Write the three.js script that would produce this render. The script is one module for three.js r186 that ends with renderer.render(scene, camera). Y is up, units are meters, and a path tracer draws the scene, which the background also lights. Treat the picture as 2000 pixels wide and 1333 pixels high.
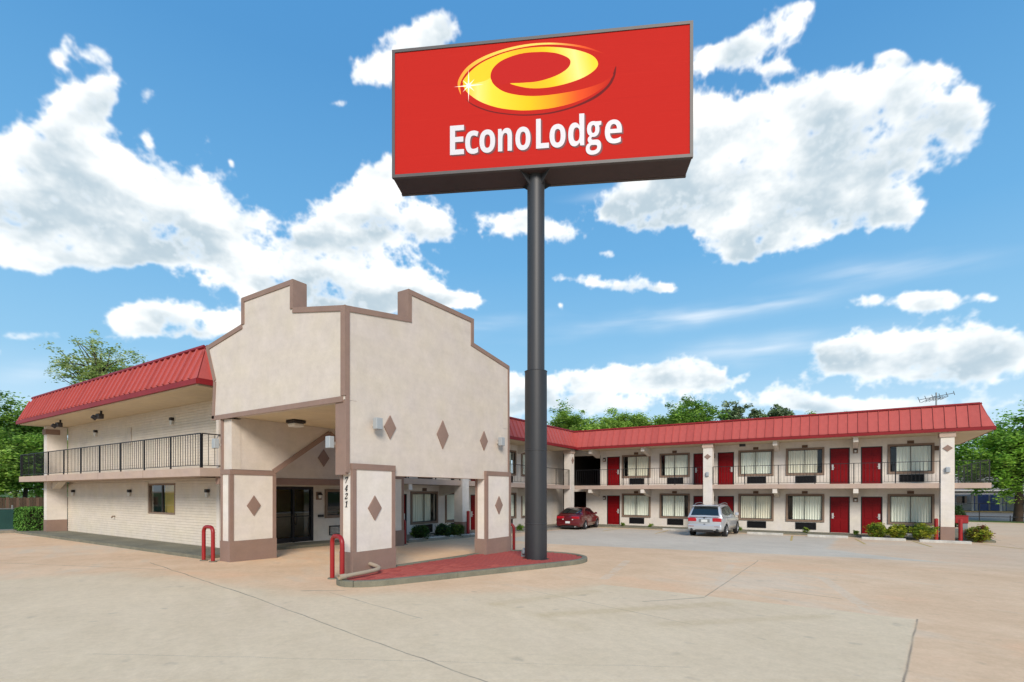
import * as THREE from 'three';
import { mergeGeometries } from 'three/addons/utils/BufferGeometryUtils.js';
import { FontLoader } from 'three/addons/loaders/FontLoader.js';
import { RoundedBoxGeometry } from 'three/addons/geometries/RoundedBoxGeometry.js';

// ---------------------------------------------------------------- camera, sky, sun, exposure
const scene = new THREE.Scene();
const FOCAL = 1005.97, YAW = THREE.MathUtils.degToRad(33.0687), EYE = 2.5;
const camera = new THREE.PerspectiveCamera(2 * Math.atan(961 / FOCAL) * 180 / Math.PI, 2000 / 1922, 0.1, 4000);
camera.setViewOffset(2000, 1922, 0, 0, 2000, 1333);
camera.position.set(0, EYE, 0);
camera.rotation.y = YAW;

const renderer = new THREE.WebGLRenderer({ antialias: true });
renderer.toneMapping = THREE.LinearToneMapping;
renderer.toneMappingExposure = 1.16;
renderer.shadowMap.enabled = true;

const SUN_DIR = new THREE.Vector3(0.48, 0.43, 0.58).normalize();
const sun = new THREE.DirectionalLight(new THREE.Color(1.0, 0.90, 0.79), 3.1);
sun.position.copy(SUN_DIR).multiplyScalar(120).add(new THREE.Vector3(-10, 0, -20));
sun.target.position.set(-10, 0, -20);
sun.castShadow = true;
sun.shadow.radius = 40;
sun.shadow.mapSize.set(4096, 4096);
Object.assign(sun.shadow.camera, { left: -60, right: 60, top: 60, bottom: -60, near: 1, far: 260 });
scene.add(sun, sun.target);

// ---------------------------------------------------------------- random numbers and noise
function rng(seed) { let s = seed >>> 0; return () => { s = (s + 0x6D2B79F5) >>> 0; let t = s; t = Math.imul(t ^ (t >>> 15), t | 1); t ^= t + Math.imul(t ^ (t >>> 7), t | 61); return ((t ^ (t >>> 14)) >>> 0) / 4294967296; }; }
const PERM = new Uint8Array(512); { const r = rng(77); const p = [...Array(256).keys()]; for (let i = 255; i > 0; i--) { const j = Math.floor(r() * (i + 1)); [p[i], p[j]] = [p[j], p[i]]; } for (let i = 0; i < 512; i++) PERM[i] = p[i & 255]; }
const GX = new Float32Array(256), GY = new Float32Array(256), GZ = new Float32Array(256); { const r = rng(5); for (let i = 0; i < 256; i++) { const z = r() * 2 - 1, a = r() * 6.2832, q = Math.sqrt(1 - z * z); GX[i] = q * Math.cos(a) * 1.5; GY[i] = q * Math.sin(a) * 1.5; GZ[i] = z * 1.5; } }
const fade = (t) => t * t * t * (t * (t * 6 - 15) + 10);
function noise3(x, y, z) {
  const xi = Math.floor(x), yi = Math.floor(y), zi = Math.floor(z), fx = x - xi, fy = y - yi, fz = z - zi, u = fade(fx), v = fade(fy), w = fade(fz);
  const X = xi & 255, Y = yi & 255, Z = zi & 255, A = PERM[X] + Y, B = PERM[X + 1 & 255] + Y;
  const aa = PERM[A & 255] + Z, ab = PERM[A + 1 & 255] + Z, ba = PERM[B & 255] + Z, bb = PERM[B + 1 & 255] + Z;
  const g = (h, a, b, c) => { h = PERM[h & 255]; return GX[h] * a + GY[h] * b + GZ[h] * c; };
  const x1 = fx - 1, y1 = fy - 1, z1 = fz - 1;
  let a0 = g(aa, fx, fy, fz), b0 = g(ba, x1, fy, fz), c0 = g(ab, fx, y1, fz), d0 = g(bb, x1, y1, fz);
  let a1 = g(aa + 1, fx, fy, z1), b1 = g(ba + 1, x1, fy, z1), c1 = g(ab + 1, fx, y1, z1), d1 = g(bb + 1, x1, y1, z1);
  a0 += u * (b0 - a0); c0 += u * (d0 - c0); a1 += u * (b1 - a1); c1 += u * (d1 - c1);
  a0 += v * (c0 - a0); a1 += v * (c1 - a1); return a0 + w * (a1 - a0);
}
function noise2p(x, y, p, seed, q = p) {                                   // periodic plane noise with period p cells
  const xi = Math.floor(x), yi = Math.floor(y), fx = x - xi, fy = y - yi, u = fade(fx), v = fade(fy);
  const m = (a, k) => ((a % k) + k) % k, g = (i, j, a, b) => { const h = PERM[(PERM[m(i, p) & 255] + m(j, q) + seed * 31) & 255]; return GX[h] * a + GY[h] * b; };
  const a = g(xi, yi, fx, fy), b = g(xi + 1, yi, fx - 1, fy), c = g(xi, yi + 1, fx, fy - 1), d = g(xi + 1, yi + 1, fx - 1, fy - 1);
  const t0 = a + u * (b - a), t1 = c + u * (d - c); return t0 + v * (t1 - t0);
}
function fbm3(x, y, z, o, gain = 0.5) { let s = 0, a = 1, n = 0; for (let i = 0; i < o; i++) { s += a * noise3(x, y, z); n += a; a *= gain; x = x * 2.03 + 11.3; y = y * 2.03 + 5.7; z = z * 2.03 + 3.1; } return s / n; }
const clamp01 = (t) => t < 0 ? 0 : t > 1 ? 1 : t, smooth = (a, b, t) => { t = clamp01((t - a) / (b - a)); return t * t * (3 - 2 * t); }, lerp = (a, b, t) => a + (b - a) * t;
const lin = (c) => c <= 0.04045 ? c / 12.92 : Math.pow((c + 0.055) / 1.055, 2.4);
const L3 = (r, g, b) => [lin(r / 255), lin(g / 255), lin(b / 255)];

// ---------------------------------------------------------------- sky: clear air, cumulus and thin high streaks, by direction
const CLOUDS = [ // bearing and height of each cumulus lobe (tangent-plane units of 1/1000), half sizes, weight
  [60, 300, 120, 80, 1], [20, 400, 110, 110, 1], [160, 340, 130, 90, 1], [250, 390, 140, 90, 1.1], [370, 420, 110, 70, 1], [470, 450, 70, 50, 1], [100, 440, 170, 70, 1], [260, 485, 100, 38, .9], [50, 495, 60, 25, .8], [380, 480, 120, 40, .9],
  [150, 190, 42, 40, .95], [205, 175, 38, 34, .95], [185, 105, 34, 26, .8], [110, 112, 30, 20, .75], [140, 78, 22, 20, .7], [160, 235, 50, 45, .9], [300, 186, 34, 22, .8], [300, 262, 16, 28, .7], [455, 320, 7, 10, .7],
  [470, 530, 60, 38, 1], [560, 540, 90, 42, 1], [660, 540, 90, 48, 1], [770, 545, 80, 55, 1], [830, 580, 80, 26, .9], [900, 590, 60, 16, .75], [600, 590, 160, 26, .8],
  [745, 345, 62, 42, 1], [690, 420, 78, 52, 1.05], [780, 430, 90, 46, 1], [868, 440, 40, 34, .95], [650, 455, 50, 28, .9], [590, 460, 30, 18, .8],
  [975, 450, 52, 42, .95], [1095, 448, 48, 30, .95], [1020, 425, 40, 22, .8],
  [795, 90, 66, 46, 1], [845, 62, 52, 34, .9], [762, 140, 40, 34, .85], [870, 30, 26, 30, .7], [706, 140, 26, 22, .8], [672, 192, 26, 14, .75],
  [1400, 115, 60, 34, 1], [1465, 80, 62, 32, .95], [1545, 40, 52, 34, .95], [1520, 130, 40, 18, .75], [1570, 10, 26, 16, .8],
  [1800, 170, 90, 58, 1], [1870, 220, 56, 70, 1], [1745, 115, 34, 14, .8], [1700, 210, 130, 66, 1.1], [1570, 235, 110, 70, 1.1], [1450, 265, 110, 70, 1.1], [1380, 250, 60, 60, 1], [1500, 340, 180, 70, 1.2], [1340, 320, 90, 70, 1.1], [1290, 395, 110, 46, 1.05], [1230, 420, 60, 30, .9], [1420, 400, 140, 56, 1.1], [1600, 350, 130, 66, 1.1], [1750, 270, 120, 70, 1.1], [1480, 465, 100, 34, 1], [1440, 500, 40, 20, .8], [1590, 450, 110, 28, 1], [1700, 425, 80, 26, .95], [1765, 405, 44, 28, .95],
  [1110, 545, 34, 18, .9], [1180, 552, 40, 16, .8], [1250, 552, 52, 30, .95], [1300, 562, 30, 12, .8], [1098, 602, 13, 9, .8], [1180, 496, 20, 11, .8],
  [1690, 588, 48, 20, .95], [1840, 596, 66, 24, .9], [1800, 590, 40, 20, .85], [1930, 582, 26, 10, .85],
  [330, 615, 80, 38, 1], [270, 630, 60, 34, .95], [400, 640, 70, 26, .9], [460, 625, 36, 18, .8], [70, 655, 66, 14, .85], [5, 690, 20, 12, .7],
  [1720, 680, 110, 44, 1.05], [1850, 690, 110, 40, 1], [1960, 670, 90, 46, 1.05], [1800, 725, 180, 34, .95], [1640, 690, 60, 24, .85], [1350, 715, 70, 28, 1], [1270, 730, 90, 30, 1], [1160, 750, 110, 30, .95], [1030, 760, 90, 36, .95], [1400, 745, 120, 26, .8], [1550, 780, 90, 24, 1], [1640, 795, 90, 18, .9], [1880, 790, 160, 26, .9], [1200, 790, 180, 26, .8], [980, 800, 60, 40, .8], [40, 800, 60, 40, .7],
];
const CIRRUS = [[1330, 620, 190, 16, .5], [1500, 590, 140, 10, .4], [1750, 530, 160, 22, .35], [1500, 680, 200, 24, .45], [1180, 380, 60, 10, .3], [130, 720, 120, 16, .3], [900, 640, 120, 14, .3]];
function billow(x, y, z, o, gain = 0.5) { let s = 0, a = 1, n = 0; for (let i = 0; i < o; i++) { s += a * (0.42 - Math.abs(noise3(x, y, z)) * 1.5); n += a; a *= gain; x = x * 2.07 + 7.1; y = y * 2.07 + 2.9; z = z * 2.07 + 5.3; } return s / n; }
function skyTexture(W, H) {
  const data = new Float32Array(W * H * 4), F = [-Math.sin(YAW), -Math.cos(YAW)], R = [Math.cos(YAW), -Math.sin(YAW)];
  const stops = [[-0.02, L3(214, 229, 238)], [0.10, L3(190, 220, 239)], [0.22, L3(140, 191, 226)], [0.40, L3(106, 168, 216)], [0.62, L3(82, 145, 200)], [1.0, L3(64, 132, 196)]];
  const white = [1.06, 1.06, 1.04], grey = L3(176, 195, 207), wildAt = (dx, sy, dz, low) => 1.25 * smooth(0.02, 0.5, low + 0.45 * fbm3(dx * 3 + 9, sy * 6, dz * 3 + 4, 2));
  for (let j = 0; j < H; j++) {
    const el = ((j + 0.5) / H - 0.5) * Math.PI, sy = Math.sin(el), ce = Math.cos(el);
    let k = 0; while (k < stops.length - 2 && sy > stops[k + 1][0]) k++;
    const t = clamp01((sy - stops[k][0]) / (stops[k + 1][0] - stops[k][0])), air = [0, 1, 2].map((c) => lerp(stops[k][1][c], stops[k + 1][1][c], t));
    for (let i = 0; i < W; i++) {
      const az = ((i + 0.5) / W - 0.5) * 2 * Math.PI, dx = Math.cos(az) * ce, dz = Math.sin(az) * ce, o = (j * W + i) * 4;
      let r = air[0], g = air[1], b = air[2];
      if (sy > -0.01) {
        const f = dx * F[0] + dz * F[1], inFront = smooth(0.30, 0.42, f), low = fbm3(dx * 7 + 3, sy * 12, dz * 7, 3);
        let dens = 0, under = 0, thin = 0, edge = 0;
        if (inFront > 0) {
          const wx = 30 * low + 12 * fbm3(dx * 24 + 60, sy * 24, dz * 24, 2), wy = 18 * fbm3(dx * 9 + 40, sy * 12, dz * 9, 3), px = 1000 + FOCAL * (dx * R[0] + dz * R[1]) / f + wx, py = 961 - FOCAL * sy / f + wy;
          edge = smooth(-330, -60, px) * (1 - smooth(2060, 2330, px)) * smooth(-330, -60, py) * inFront;
          if (edge > 0) {
            for (const c of CLOUDS) { const ax = (px - c[0]) / c[2], ay = (py - c[1]) / c[3], q = ax * ax + ay * ay; if (q < 6) { const e = Math.exp(-q * 0.95) * c[4]; dens += e; under += e * (0.55 + 0.75 * ay); } }
            for (const c of CIRRUS) { const ax = (px - c[0]) / c[2], ay = (py + 0.12 * (px - c[0]) - c[1]) / c[3], q = ax * ax + ay * ay; if (q < 6) thin += Math.exp(-q) * c[4]; }
            dens *= edge; under *= edge; thin *= edge;
          }
        }
        if (edge < 1) { const w = wildAt(dx, sy, dz, low) * (1 - edge); dens += w; under += 0.6 * w; }
        if (thin > 0.01) { const st = clamp01(thin * (0.8 + 1.6 * fbm3(dx * 6, sy * 60, dz * 6, 4))) * 0.75; r = lerp(r, 0.92, st); g = lerp(g, 0.95, st); b = lerp(b, 0.98, st); }
        if (dens > 0.05) {
          const n = 0.75 * fbm3(dx * 14 + 7, sy * 19, dz * 14, 8, 0.62) + 0.6 * billow(dx * 26 + 2, sy * 30, dz * 26, 6, 0.6), m = fbm3(dx * 10 + 27, sy * 18, dz * 10 + 8, 6, 0.52);
          const d = Math.min(dens, 1.1) + n * 1.12 - 0.6, alpha = smooth(-0.03, 0.46, d);
          if (alpha > 0) {
            const sh = clamp01(smooth(-0.25, 1.55, Math.min(under, 1.1) * 0.85 + m * 2.0 + 0.8 * (0.05 - n)) * 0.95) * smooth(0.0, 0.6, d);
            const hz = 1 - smooth(0.0, 0.26, sy), a2 = alpha * (1 - hz * 0.3);
            r = lerp(r, lerp(white[0], grey[0], sh), a2); g = lerp(g, lerp(white[1], grey[1], sh), a2); b = lerp(b, lerp(white[2], grey[2], sh), a2);
          }
        }
      } else { r = 0.36; g = 0.34; b = 0.29; }
      data[o] = r; data[o + 1] = g; data[o + 2] = b; data[o + 3] = 1;
    }
  }
  const tex = new THREE.DataTexture(data, W, H, THREE.RGBAFormat, THREE.FloatType);
  tex.mapping = THREE.EquirectangularReflectionMapping; tex.magFilter = THREE.LinearFilter; tex.minFilter = THREE.LinearFilter; tex.needsUpdate = true;
  return tex;
}
const sky = skyTexture(4096, 2048);
scene.background = sky; scene.environment = sky;

// ---------------------------------------------------------------- textures and materials
function noiseTex(size, tile, fn, srgb = true) {                    // fn(u, v, n(freq, seed)) -> [r, g, b] 0..255 or one grey value
  const d = new Uint8Array(size * size * 4);
  for (let j = 0; j < size; j++) for (let i = 0; i < size; i++) {
    const u = i / size, v = j / size, n = (f, s, fy = f) => noise2p(u * f, v * fy, f, s), c = fn(u, v, n), o = (j * size + i) * 4;
    if (Array.isArray(c)) { d[o] = c[0]; d[o + 1] = c[1]; d[o + 2] = c[2]; } else d[o] = d[o + 1] = d[o + 2] = c;
    d[o + 3] = 255;
  }
  const t = new THREE.DataTexture(d, size, size); t.wrapS = t.wrapT = THREE.RepeatWrapping; t.magFilter = THREE.LinearFilter; t.minFilter = THREE.LinearMipmapLinearFilter; t.generateMipmaps = true;
  if (srgb) t.colorSpace = THREE.SRGBColorSpace; t.repeat.set(1 / tile, 1 / tile); t.needsUpdate = true; return t;
}
const clampB = (v) => Math.max(0, Math.min(255, v));
// mottled paint: 256 px tile round white; the colour of the material tints it
const paintMap = noiseTex(512, 4.3, (u, v, n) => { const a = n(4, 1) * 4 + n(9, 2) * 4 + n(24, 3) * 5 + n(64, 4) * 4 + noise2p(u * 5, v * 42, 5, 5, 42) * 3 + n(13, 9) * 4; const k = 238 + a; return [clampB(k + 2), clampB(k), clampB(k - 3 - n(7, 8) * 5)]; });
const grainBump = noiseTex(512, 0.9, (u, v, n) => clampB(128 + n(16, 1) * 40 + n(48, 2) * 50 + n(128, 3) * 60), false);
const roughMap = noiseTex(256, 1.7, (u, v, n) => clampB(190 + n(5, 4) * 40 + n(20, 5) * 30), false);
const metalMap = noiseTex(512, 3.1, (u, v, n) => { const k = 236 + n(3, 2) * 10 + n(12, 4) * 8 + n(60, 5) * 5; return [clampB(k), clampB(k - n(5, 7) * 6), clampB(k - n(5, 7) * 6)]; });
const concreteMap = noiseTex(512, 3.7, (u, v, n) => { const k = 224 + n(3, 1) * 20 + n(9, 2) * 16 + n(30, 3) * 12 + n(120, 4) * 14; return [clampB(k + 2), clampB(k), clampB(k - 4)]; });

function paint(hex, rough = 0.85, bump = 0.0015) { return new THREE.MeshStandardMaterial({ color: hex, roughness: rough, map: paintMap, bumpMap: bump ? grainBump : null, bumpScale: bump }); }
const M = {
  stucco: paint(0xd8cec3, 0.92, 0.004), stuccoWhite: paint(0xe6dfd6, 0.9, 0.003), brick: paint(0xe4dacb, 0.85, 0.003), soffit: paint(0xdccdb0, 0.9, 0.001),
  taupe: paint(0x957c70, 0.8, 0.002), slab: paint(0xc0aa9b, 0.85, 0.002), trimBrown: paint(0x8a7565, 0.7, 0.001), plaque: paint(0x6d5543, 0.7, 0.001),
  roof: new THREE.MeshPhysicalMaterial({ specularIntensity: 0.35, color: 0xc25e57, roughness: 0.5, map: metalMap, bumpMap: grainBump, bumpScale: 0.0006 }),
  roofAlt: new THREE.MeshPhysicalMaterial({ specularIntensity: 0.35, color: 0xbb5953, roughness: 0.55, map: metalMap }),
  roofSeamShade: new THREE.MeshPhysicalMaterial({ specularIntensity: 0.35, color: 0x7e3230, roughness: 0.5, map: metalMap }),  // deck under the pans, coloured dark to paint seam shadow into the gaps
  fascia: new THREE.MeshPhysicalMaterial({ specularIntensity: 0.35, color: 0x8f2a2d, roughness: 0.5, map: metalMap }),
  door: new THREE.MeshPhysicalMaterial({ specularIntensity: 0.35, color: 0x880c13, roughness: 0.42, map: metalMap }),
  doorB: new THREE.MeshPhysicalMaterial({ specularIntensity: 0.35, color: 0x840b12, roughness: 0.45, map: metalMap }),
  black: new THREE.MeshStandardMaterial({ color: 0x17161a, roughness: 0.55 }), rail: new THREE.MeshStandardMaterial({ color: 0x1b1a1c, roughness: 0.5, metalness: 0.2 }),
  darkFrame: new THREE.MeshStandardMaterial({ color: 0x241d1a, roughness: 0.5 }), grille: new THREE.MeshStandardMaterial({ color: 0x141214, roughness: 0.65 }),
  steel: new THREE.MeshStandardMaterial({ color: 0xcfccc6, roughness: 0.4, metalness: 0.4 }),
  lampGrey: new THREE.MeshStandardMaterial({ color: 0x9fa4a6, roughness: 0.55 }), lampGlass: new THREE.MeshStandardMaterial({ color: 0xd8d6cf, roughness: 0.3 }), lampDark: new THREE.MeshStandardMaterial({ color: 0x2a2321, roughness: 0.55 }),
  curtain: new THREE.MeshPhysicalMaterial({ color: 0xeaecde, roughness: 0.95, side: THREE.DoubleSide }), curtainB: new THREE.MeshPhysicalMaterial({ color: 0xe8e3cf, roughness: 0.95, side: THREE.DoubleSide }),
  glass: new THREE.MeshPhysicalMaterial({ color: 0xfafcfb, roughness: 0.02, transmission: 1, thickness: 0, ior: 1.5, specularIntensity: 1 }),
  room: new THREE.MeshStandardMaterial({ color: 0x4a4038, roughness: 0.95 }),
  concrete: new THREE.MeshStandardMaterial({ color: 0x9d978a, roughness: 0.92, map: concreteMap, bumpMap: grainBump, bumpScale: 0.003 }),
  kerb: new THREE.MeshStandardMaterial({ color: 0x868473, roughness: 0.93, map: concreteMap, bumpMap: grainBump, bumpScale: 0.004 }),
  stopWhite: new THREE.MeshStandardMaterial({ color: 0xcfcbc2, roughness: 0.85, map: concreteMap }),
  bollard: new THREE.MeshStandardMaterial({ color: 0xa11d1e, roughness: 0.42, map: metalMap }),
  pole: new THREE.MeshStandardMaterial({ color: 0x3a3b3e, roughness: 0.5, map: metalMap }), poleDark: new THREE.MeshStandardMaterial({ color: 0x2e2f32, roughness: 0.5, map: metalMap }),
  signFrame: new THREE.MeshStandardMaterial({ color: 0x56504f, roughness: 0.5, map: metalMap }), signBelly: new THREE.MeshStandardMaterial({ color: 0x4a3c3d, roughness: 0.6, map: metalMap }),
  letter: new THREE.MeshStandardMaterial({ color: 0xcfccd0, roughness: 0.5 }), letterShade: new THREE.MeshStandardMaterial({ color: 0x6b2f33, roughness: 0.6 }),
  rubber: new THREE.MeshStandardMaterial({ color: 0x18181a, roughness: 0.85 }), rim: new THREE.MeshStandardMaterial({ color: 0xb9bbbf, roughness: 0.3, metalness: 0.85 }),
  carGlass: new THREE.MeshPhysicalMaterial({ color: 0x1a2224, roughness: 0.05, clearcoat: 1, clearcoatRoughness: 0.03 }),
  carRed: new THREE.MeshPhysicalMaterial({ color: 0x6b1018, roughness: 0.32, metalness: 0.35, clearcoat: 1, clearcoatRoughness: 0.08 }),
  carSilver: new THREE.MeshPhysicalMaterial({ color: 0xc3c6c9, roughness: 0.34, metalness: 0.45, clearcoat: 1, clearcoatRoughness: 0.08 }),
  tail: new THREE.MeshPhysicalMaterial({ color: 0xb01020, roughness: 0.15, clearcoat: 1 }), tailB: new THREE.MeshPhysicalMaterial({ color: 0xc4402a, roughness: 0.15, clearcoat: 1 }), plate: new THREE.MeshStandardMaterial({ color: 0xd6d8d6, roughness: 0.5 }),
  plastic: new THREE.MeshStandardMaterial({ color: 0x2b2b2d, roughness: 0.7 }),
  bark: new THREE.MeshStandardMaterial({ color: 0x4b3d30, roughness: 0.95, map: concreteMap, bumpMap: grainBump, bumpScale: 0.02 }),
  pipe: new THREE.MeshStandardMaterial({ color: 0xb3a48f, roughness: 0.6, map: paintMap }),
  mesh: new THREE.MeshStandardMaterial({ color: 0x27504a, roughness: 0.9, map: paintMap, side: THREE.DoubleSide }), galv: new THREE.MeshStandardMaterial({ color: 0x8d9190, roughness: 0.5, metalness: 0.5 }),
  white: paint(0xdedcd8, 0.75, 0.001), blueDoor: paint(0x7286c6, 0.6, 0.0005), shingle: paint(0x8a8680, 0.95, 0.004), mulch: paint(0x5b4a3a, 1, 0.02), whiteRock: paint(0xd6d1c8, 0.9, 0.004), lineYellow: paint(0xcdb26f, 0.9, 0.001),
  grass: new THREE.MeshStandardMaterial({ color: 0x4f6b2b, roughness: 1, map: concreteMap, bumpMap: grainBump, bumpScale: 0.03 }), asphalt: new THREE.MeshStandardMaterial({ color: 0x7d7a75, roughness: 0.95, map: concreteMap }),
  lobbyWall: paint(0xcbb05c, 0.9, 0.001), counter: paint(0xb9a486, 0.6, 0.001), oak: paint(0x6e4a2a, 0.6, 0.001), mat: new THREE.MeshStandardMaterial({ color: 0x2c2a2c, roughness: 1, map: concreteMap }),
};
const leafMat = (c) => new THREE.MeshPhysicalMaterial({ color: c, roughness: 0.9, vertexColors: true, side: THREE.DoubleSide, transmission: 0.45, thickness: 0, specularIntensity: 0.3 });

// ---------------------------------------------------------------- helpers
const SLOPE = 0.0185, SLOPE_Z = -33.5;
const groundY = (z) => z > SLOPE_Z ? SLOPE * (z - SLOPE_Z) : 0;     // the lot falls gently towards the far wing
const V = (x, y, z) => new THREE.Vector3(x, y, z);
function metric(g) {                                                // uv in metres, projected along each face's main axis
  if (!g.attributes.normal) g.computeVertexNormals();
  const p = g.attributes.position, n = g.attributes.normal, uv = new Float32Array(p.count * 2);
  for (let i = 0; i < p.count; i++) {
    const ax = Math.abs(n.getX(i)), ay = Math.abs(n.getY(i)), az = Math.abs(n.getZ(i)), x = p.getX(i), y = p.getY(i), z = p.getZ(i);
    if (ay >= ax && ay >= az) { uv[2 * i] = x; uv[2 * i + 1] = z; } else if (ax >= az) { uv[2 * i] = z; uv[2 * i + 1] = y; } else { uv[2 * i] = x; uv[2 * i + 1] = y; }
  }
  g.setAttribute('uv', new THREE.BufferAttribute(uv, 2)); return g;
}
const box = (w, h, d, x = 0, y = 0, z = 0) => metric(new THREE.BoxGeometry(w, h, d).translate(x, y, z));
const boxB = (x0, x1, y0, y1, z0, z1) => box(x1 - x0, y1 - y0, z1 - z0, (x0 + x1) / 2, (y0 + y1) / 2, (z0 + z1) / 2);
const rbox = (w, h, d, r, x = 0, y = 0, z = 0) => metric(new RoundedBoxGeometry(w, h, d, 2, r).translate(x, y, z));
const cyl = (r0, r1, h, seg = 16, x = 0, y = 0, z = 0) => new THREE.CylinderGeometry(r0, r1, h, seg).translate(x, y, z);
function bar(p, q, w, h, up = V(0, 1, 0)) {                         // box beam from p to q, w wide, h along up
  const d = q.clone().sub(p), l = d.length(), m = new THREE.Matrix4(), z = d.clone().normalize(), x = up.clone().cross(z).normalize(), y = z.clone().cross(x);
  m.makeBasis(x, y, z).setPosition(p.clone().add(q).multiplyScalar(0.5));
  return metric(new THREE.BoxGeometry(w, h, l)).applyMatrix4(m);
}
function tube(points, r, seg = 10, n = 40, closed = false) { return new THREE.TubeGeometry(new THREE.CatmullRomCurve3(points, closed, 'centripetal'), n, r, seg, closed); }
function shape(pts, holes = []) { const s = new THREE.Shape(pts.map((p) => new THREE.Vector2(p[0], p[1]))); for (const h of holes) s.holes.push(new THREE.Path(h.map((p) => new THREE.Vector2(p[0], p[1])))); return s; }
const plate = (pts, depth, holes = [], bevel = 0) => metric(new THREE.ExtrudeGeometry(shape(pts, holes), { depth, bevelEnabled: bevel > 0, bevelSize: bevel, bevelThickness: bevel, bevelSegments: 1, steps: 1 }));
const rect = (x0, x1, y0, y1) => [[x0, y0], [x1, y0], [x1, y1], [x0, y1]];
const merge = (list) => mergeGeometries(list.map((g) => { const h = g.index ? g.toNonIndexed() : g; for (const k of Object.keys(h.attributes)) if (!['position', 'normal', 'uv', 'color'].includes(k)) h.deleteAttribute(k); return h; }), false);
function drape(g) { const p = g.attributes.position; for (let i = 0; i < p.count; i++) p.setY(i, p.getY(i) + groundY(p.getZ(i))); return g; }
function part(parent, name, geo, mat, x = 0, y = 0, z = 0) { const m = new THREE.Mesh(geo, mat); m.name = name; m.position.set(x, y, z); m.castShadow = m.receiveShadow = true; parent.add(m); return m; }
const taken = {};
function numbered(n) { if (!(n in taken)) { taken[n] = 0; return n; } taken[n]++; return n + '_' + String(taken[n]).padStart(3, '0'); }
function thing(name, label, category, x = 0, y = 0, z = 0, turn = 0, group) { const o = new THREE.Group(); o.name = numbered(name); o.position.set(x, y, z); o.rotation.y = turn; o.userData = { label, category }; if (group) o.userData.group = group; scene.add(o); return o; }
function tagged(mesh, label, category, group) { mesh.name = numbered(mesh.name); mesh.userData = { label, category }; if (group) mesh.userData.group = group; return mesh; }
function structure(name, geo, mat) { const m = part(scene, numbered(name), geo, mat); m.userData.kind = 'structure'; return m; }

// ---------------------------------------------------------------- ground: concrete lot in pours of different age and staining
const TAN = [225, 190, 152], PALE = [222, 199, 165], GREYC = [204, 190, 169];
function segDist(x, z, a, b) { const dx = b[0] - a[0], dz = b[1] - a[1], t = clamp01(((x - a[0]) * dx + (z - a[1]) * dz) / (dx * dx + dz * dz)); return Math.hypot(x - a[0] - t * dx, z - a[1] - t * dz); }
function inside(x, z, poly) { let c = false; for (let i = 0, j = poly.length - 1; i < poly.length; j = i++) { const [xi, zi] = poly[i], [xj, zj] = poly[j]; if ((zi > z) !== (zj > z) && x < (xj - xi) * (z - zi) / (zj - zi) + xi) c = !c; } return c; }
const polyDist = (x, z, poly) => { let d = 1e9; for (let i = 0; i < poly.length; i++) d = Math.min(d, segDist(x, z, poly[i], poly[(i + 1) % poly.length])); return inside(x, z, poly) ? d : -d; };
const SLAB_PALE = [[-30, 6], [-24, -1.2], [-15.9, -3.4], [-15.0, -5.5], [-13.2, -5.8], [-9.2, -6.4], [-7.0, -7.7], [-5.6, -9.2], [-4.7, -10.8], [0.95, -10.6], [0.5, -6.8], [0.2, 6]];
const SLAB_GREY = [[-15.2, -33.2], [-15.2, -27], [-13.5, -20.0], [-10.8, -19.3], [-4.1, -20.5], [0.4, -21.3], [3.0, -21.4], [1.2, -22.6], [-0.6, -24.5], [-0.2, -33.2]];
const JOINTS = [ // [from, to, width in metres, strength]: control joints and cracks
  [[-16.5, -6.6], [-9.3, -5.45], .016, .8], [[-9.3, -5.45], [-5.5, -4.72], .011, .85], [[-5.5, -4.72], [-3.1, -4.3], .011, .8], [[-3.1, -4.3], [2, -3.4], .011, .8],
  [[0.95, -10.6], [0.5, -6.8], .013, .75], [[0.5, -6.8], [0.25, -3], .013, .7], [[-2.35, -10.6], [-2.4, -18.3], .014, .6], [[-2.35, -10.5], [-3.2, -9.4], .018, .7], [[-0.1, -12], [-1.3, -12.3], .018, .7],
  [[-22, -3.2], [-14.6, -6.2], .016, .7], [[-8.6, -6.6], [-5.6, -6.0], .012, .5], [[-6, -24.5], [4, -24.3], .02, .5], [[-11, -28.0], [4, -27.9], .02, .5], [[3, -22], [14, -20.5], .02, .4], [[6, -12], [6.6, -40], .02, .4], [[-9.2, -6.4], [-8.6, -6.9], .06, .4],
  [[-5.6, -9.2], [-2, -8.1], .01, .5], [[-7.5, -2.4], [-1.5, -6.0], .006, .4],
];
const STRIPES = [[[-5.78, -15.5], [-4.9, -11.6], .11, [214, 205, 190], .28], [[-0.5, -15.0], [0.35, -10.9], .11, [214, 205, 188], .26], [[-2.9, -16.5], [-2.45, -12.4], .1, [214, 203, 186], .2]];
const TYRES = [[[-5.3, -7.6], [-4.4, -9.9], .28, .22], [[-4.1, -7.4], [-1.9, -10.1], .3, .28], [[-2.3, -7.9], [-0.3, -10.0], .24, .2], [[-5.3, -7.6], [-3.2, -6.9], .2, .12]];
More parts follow.
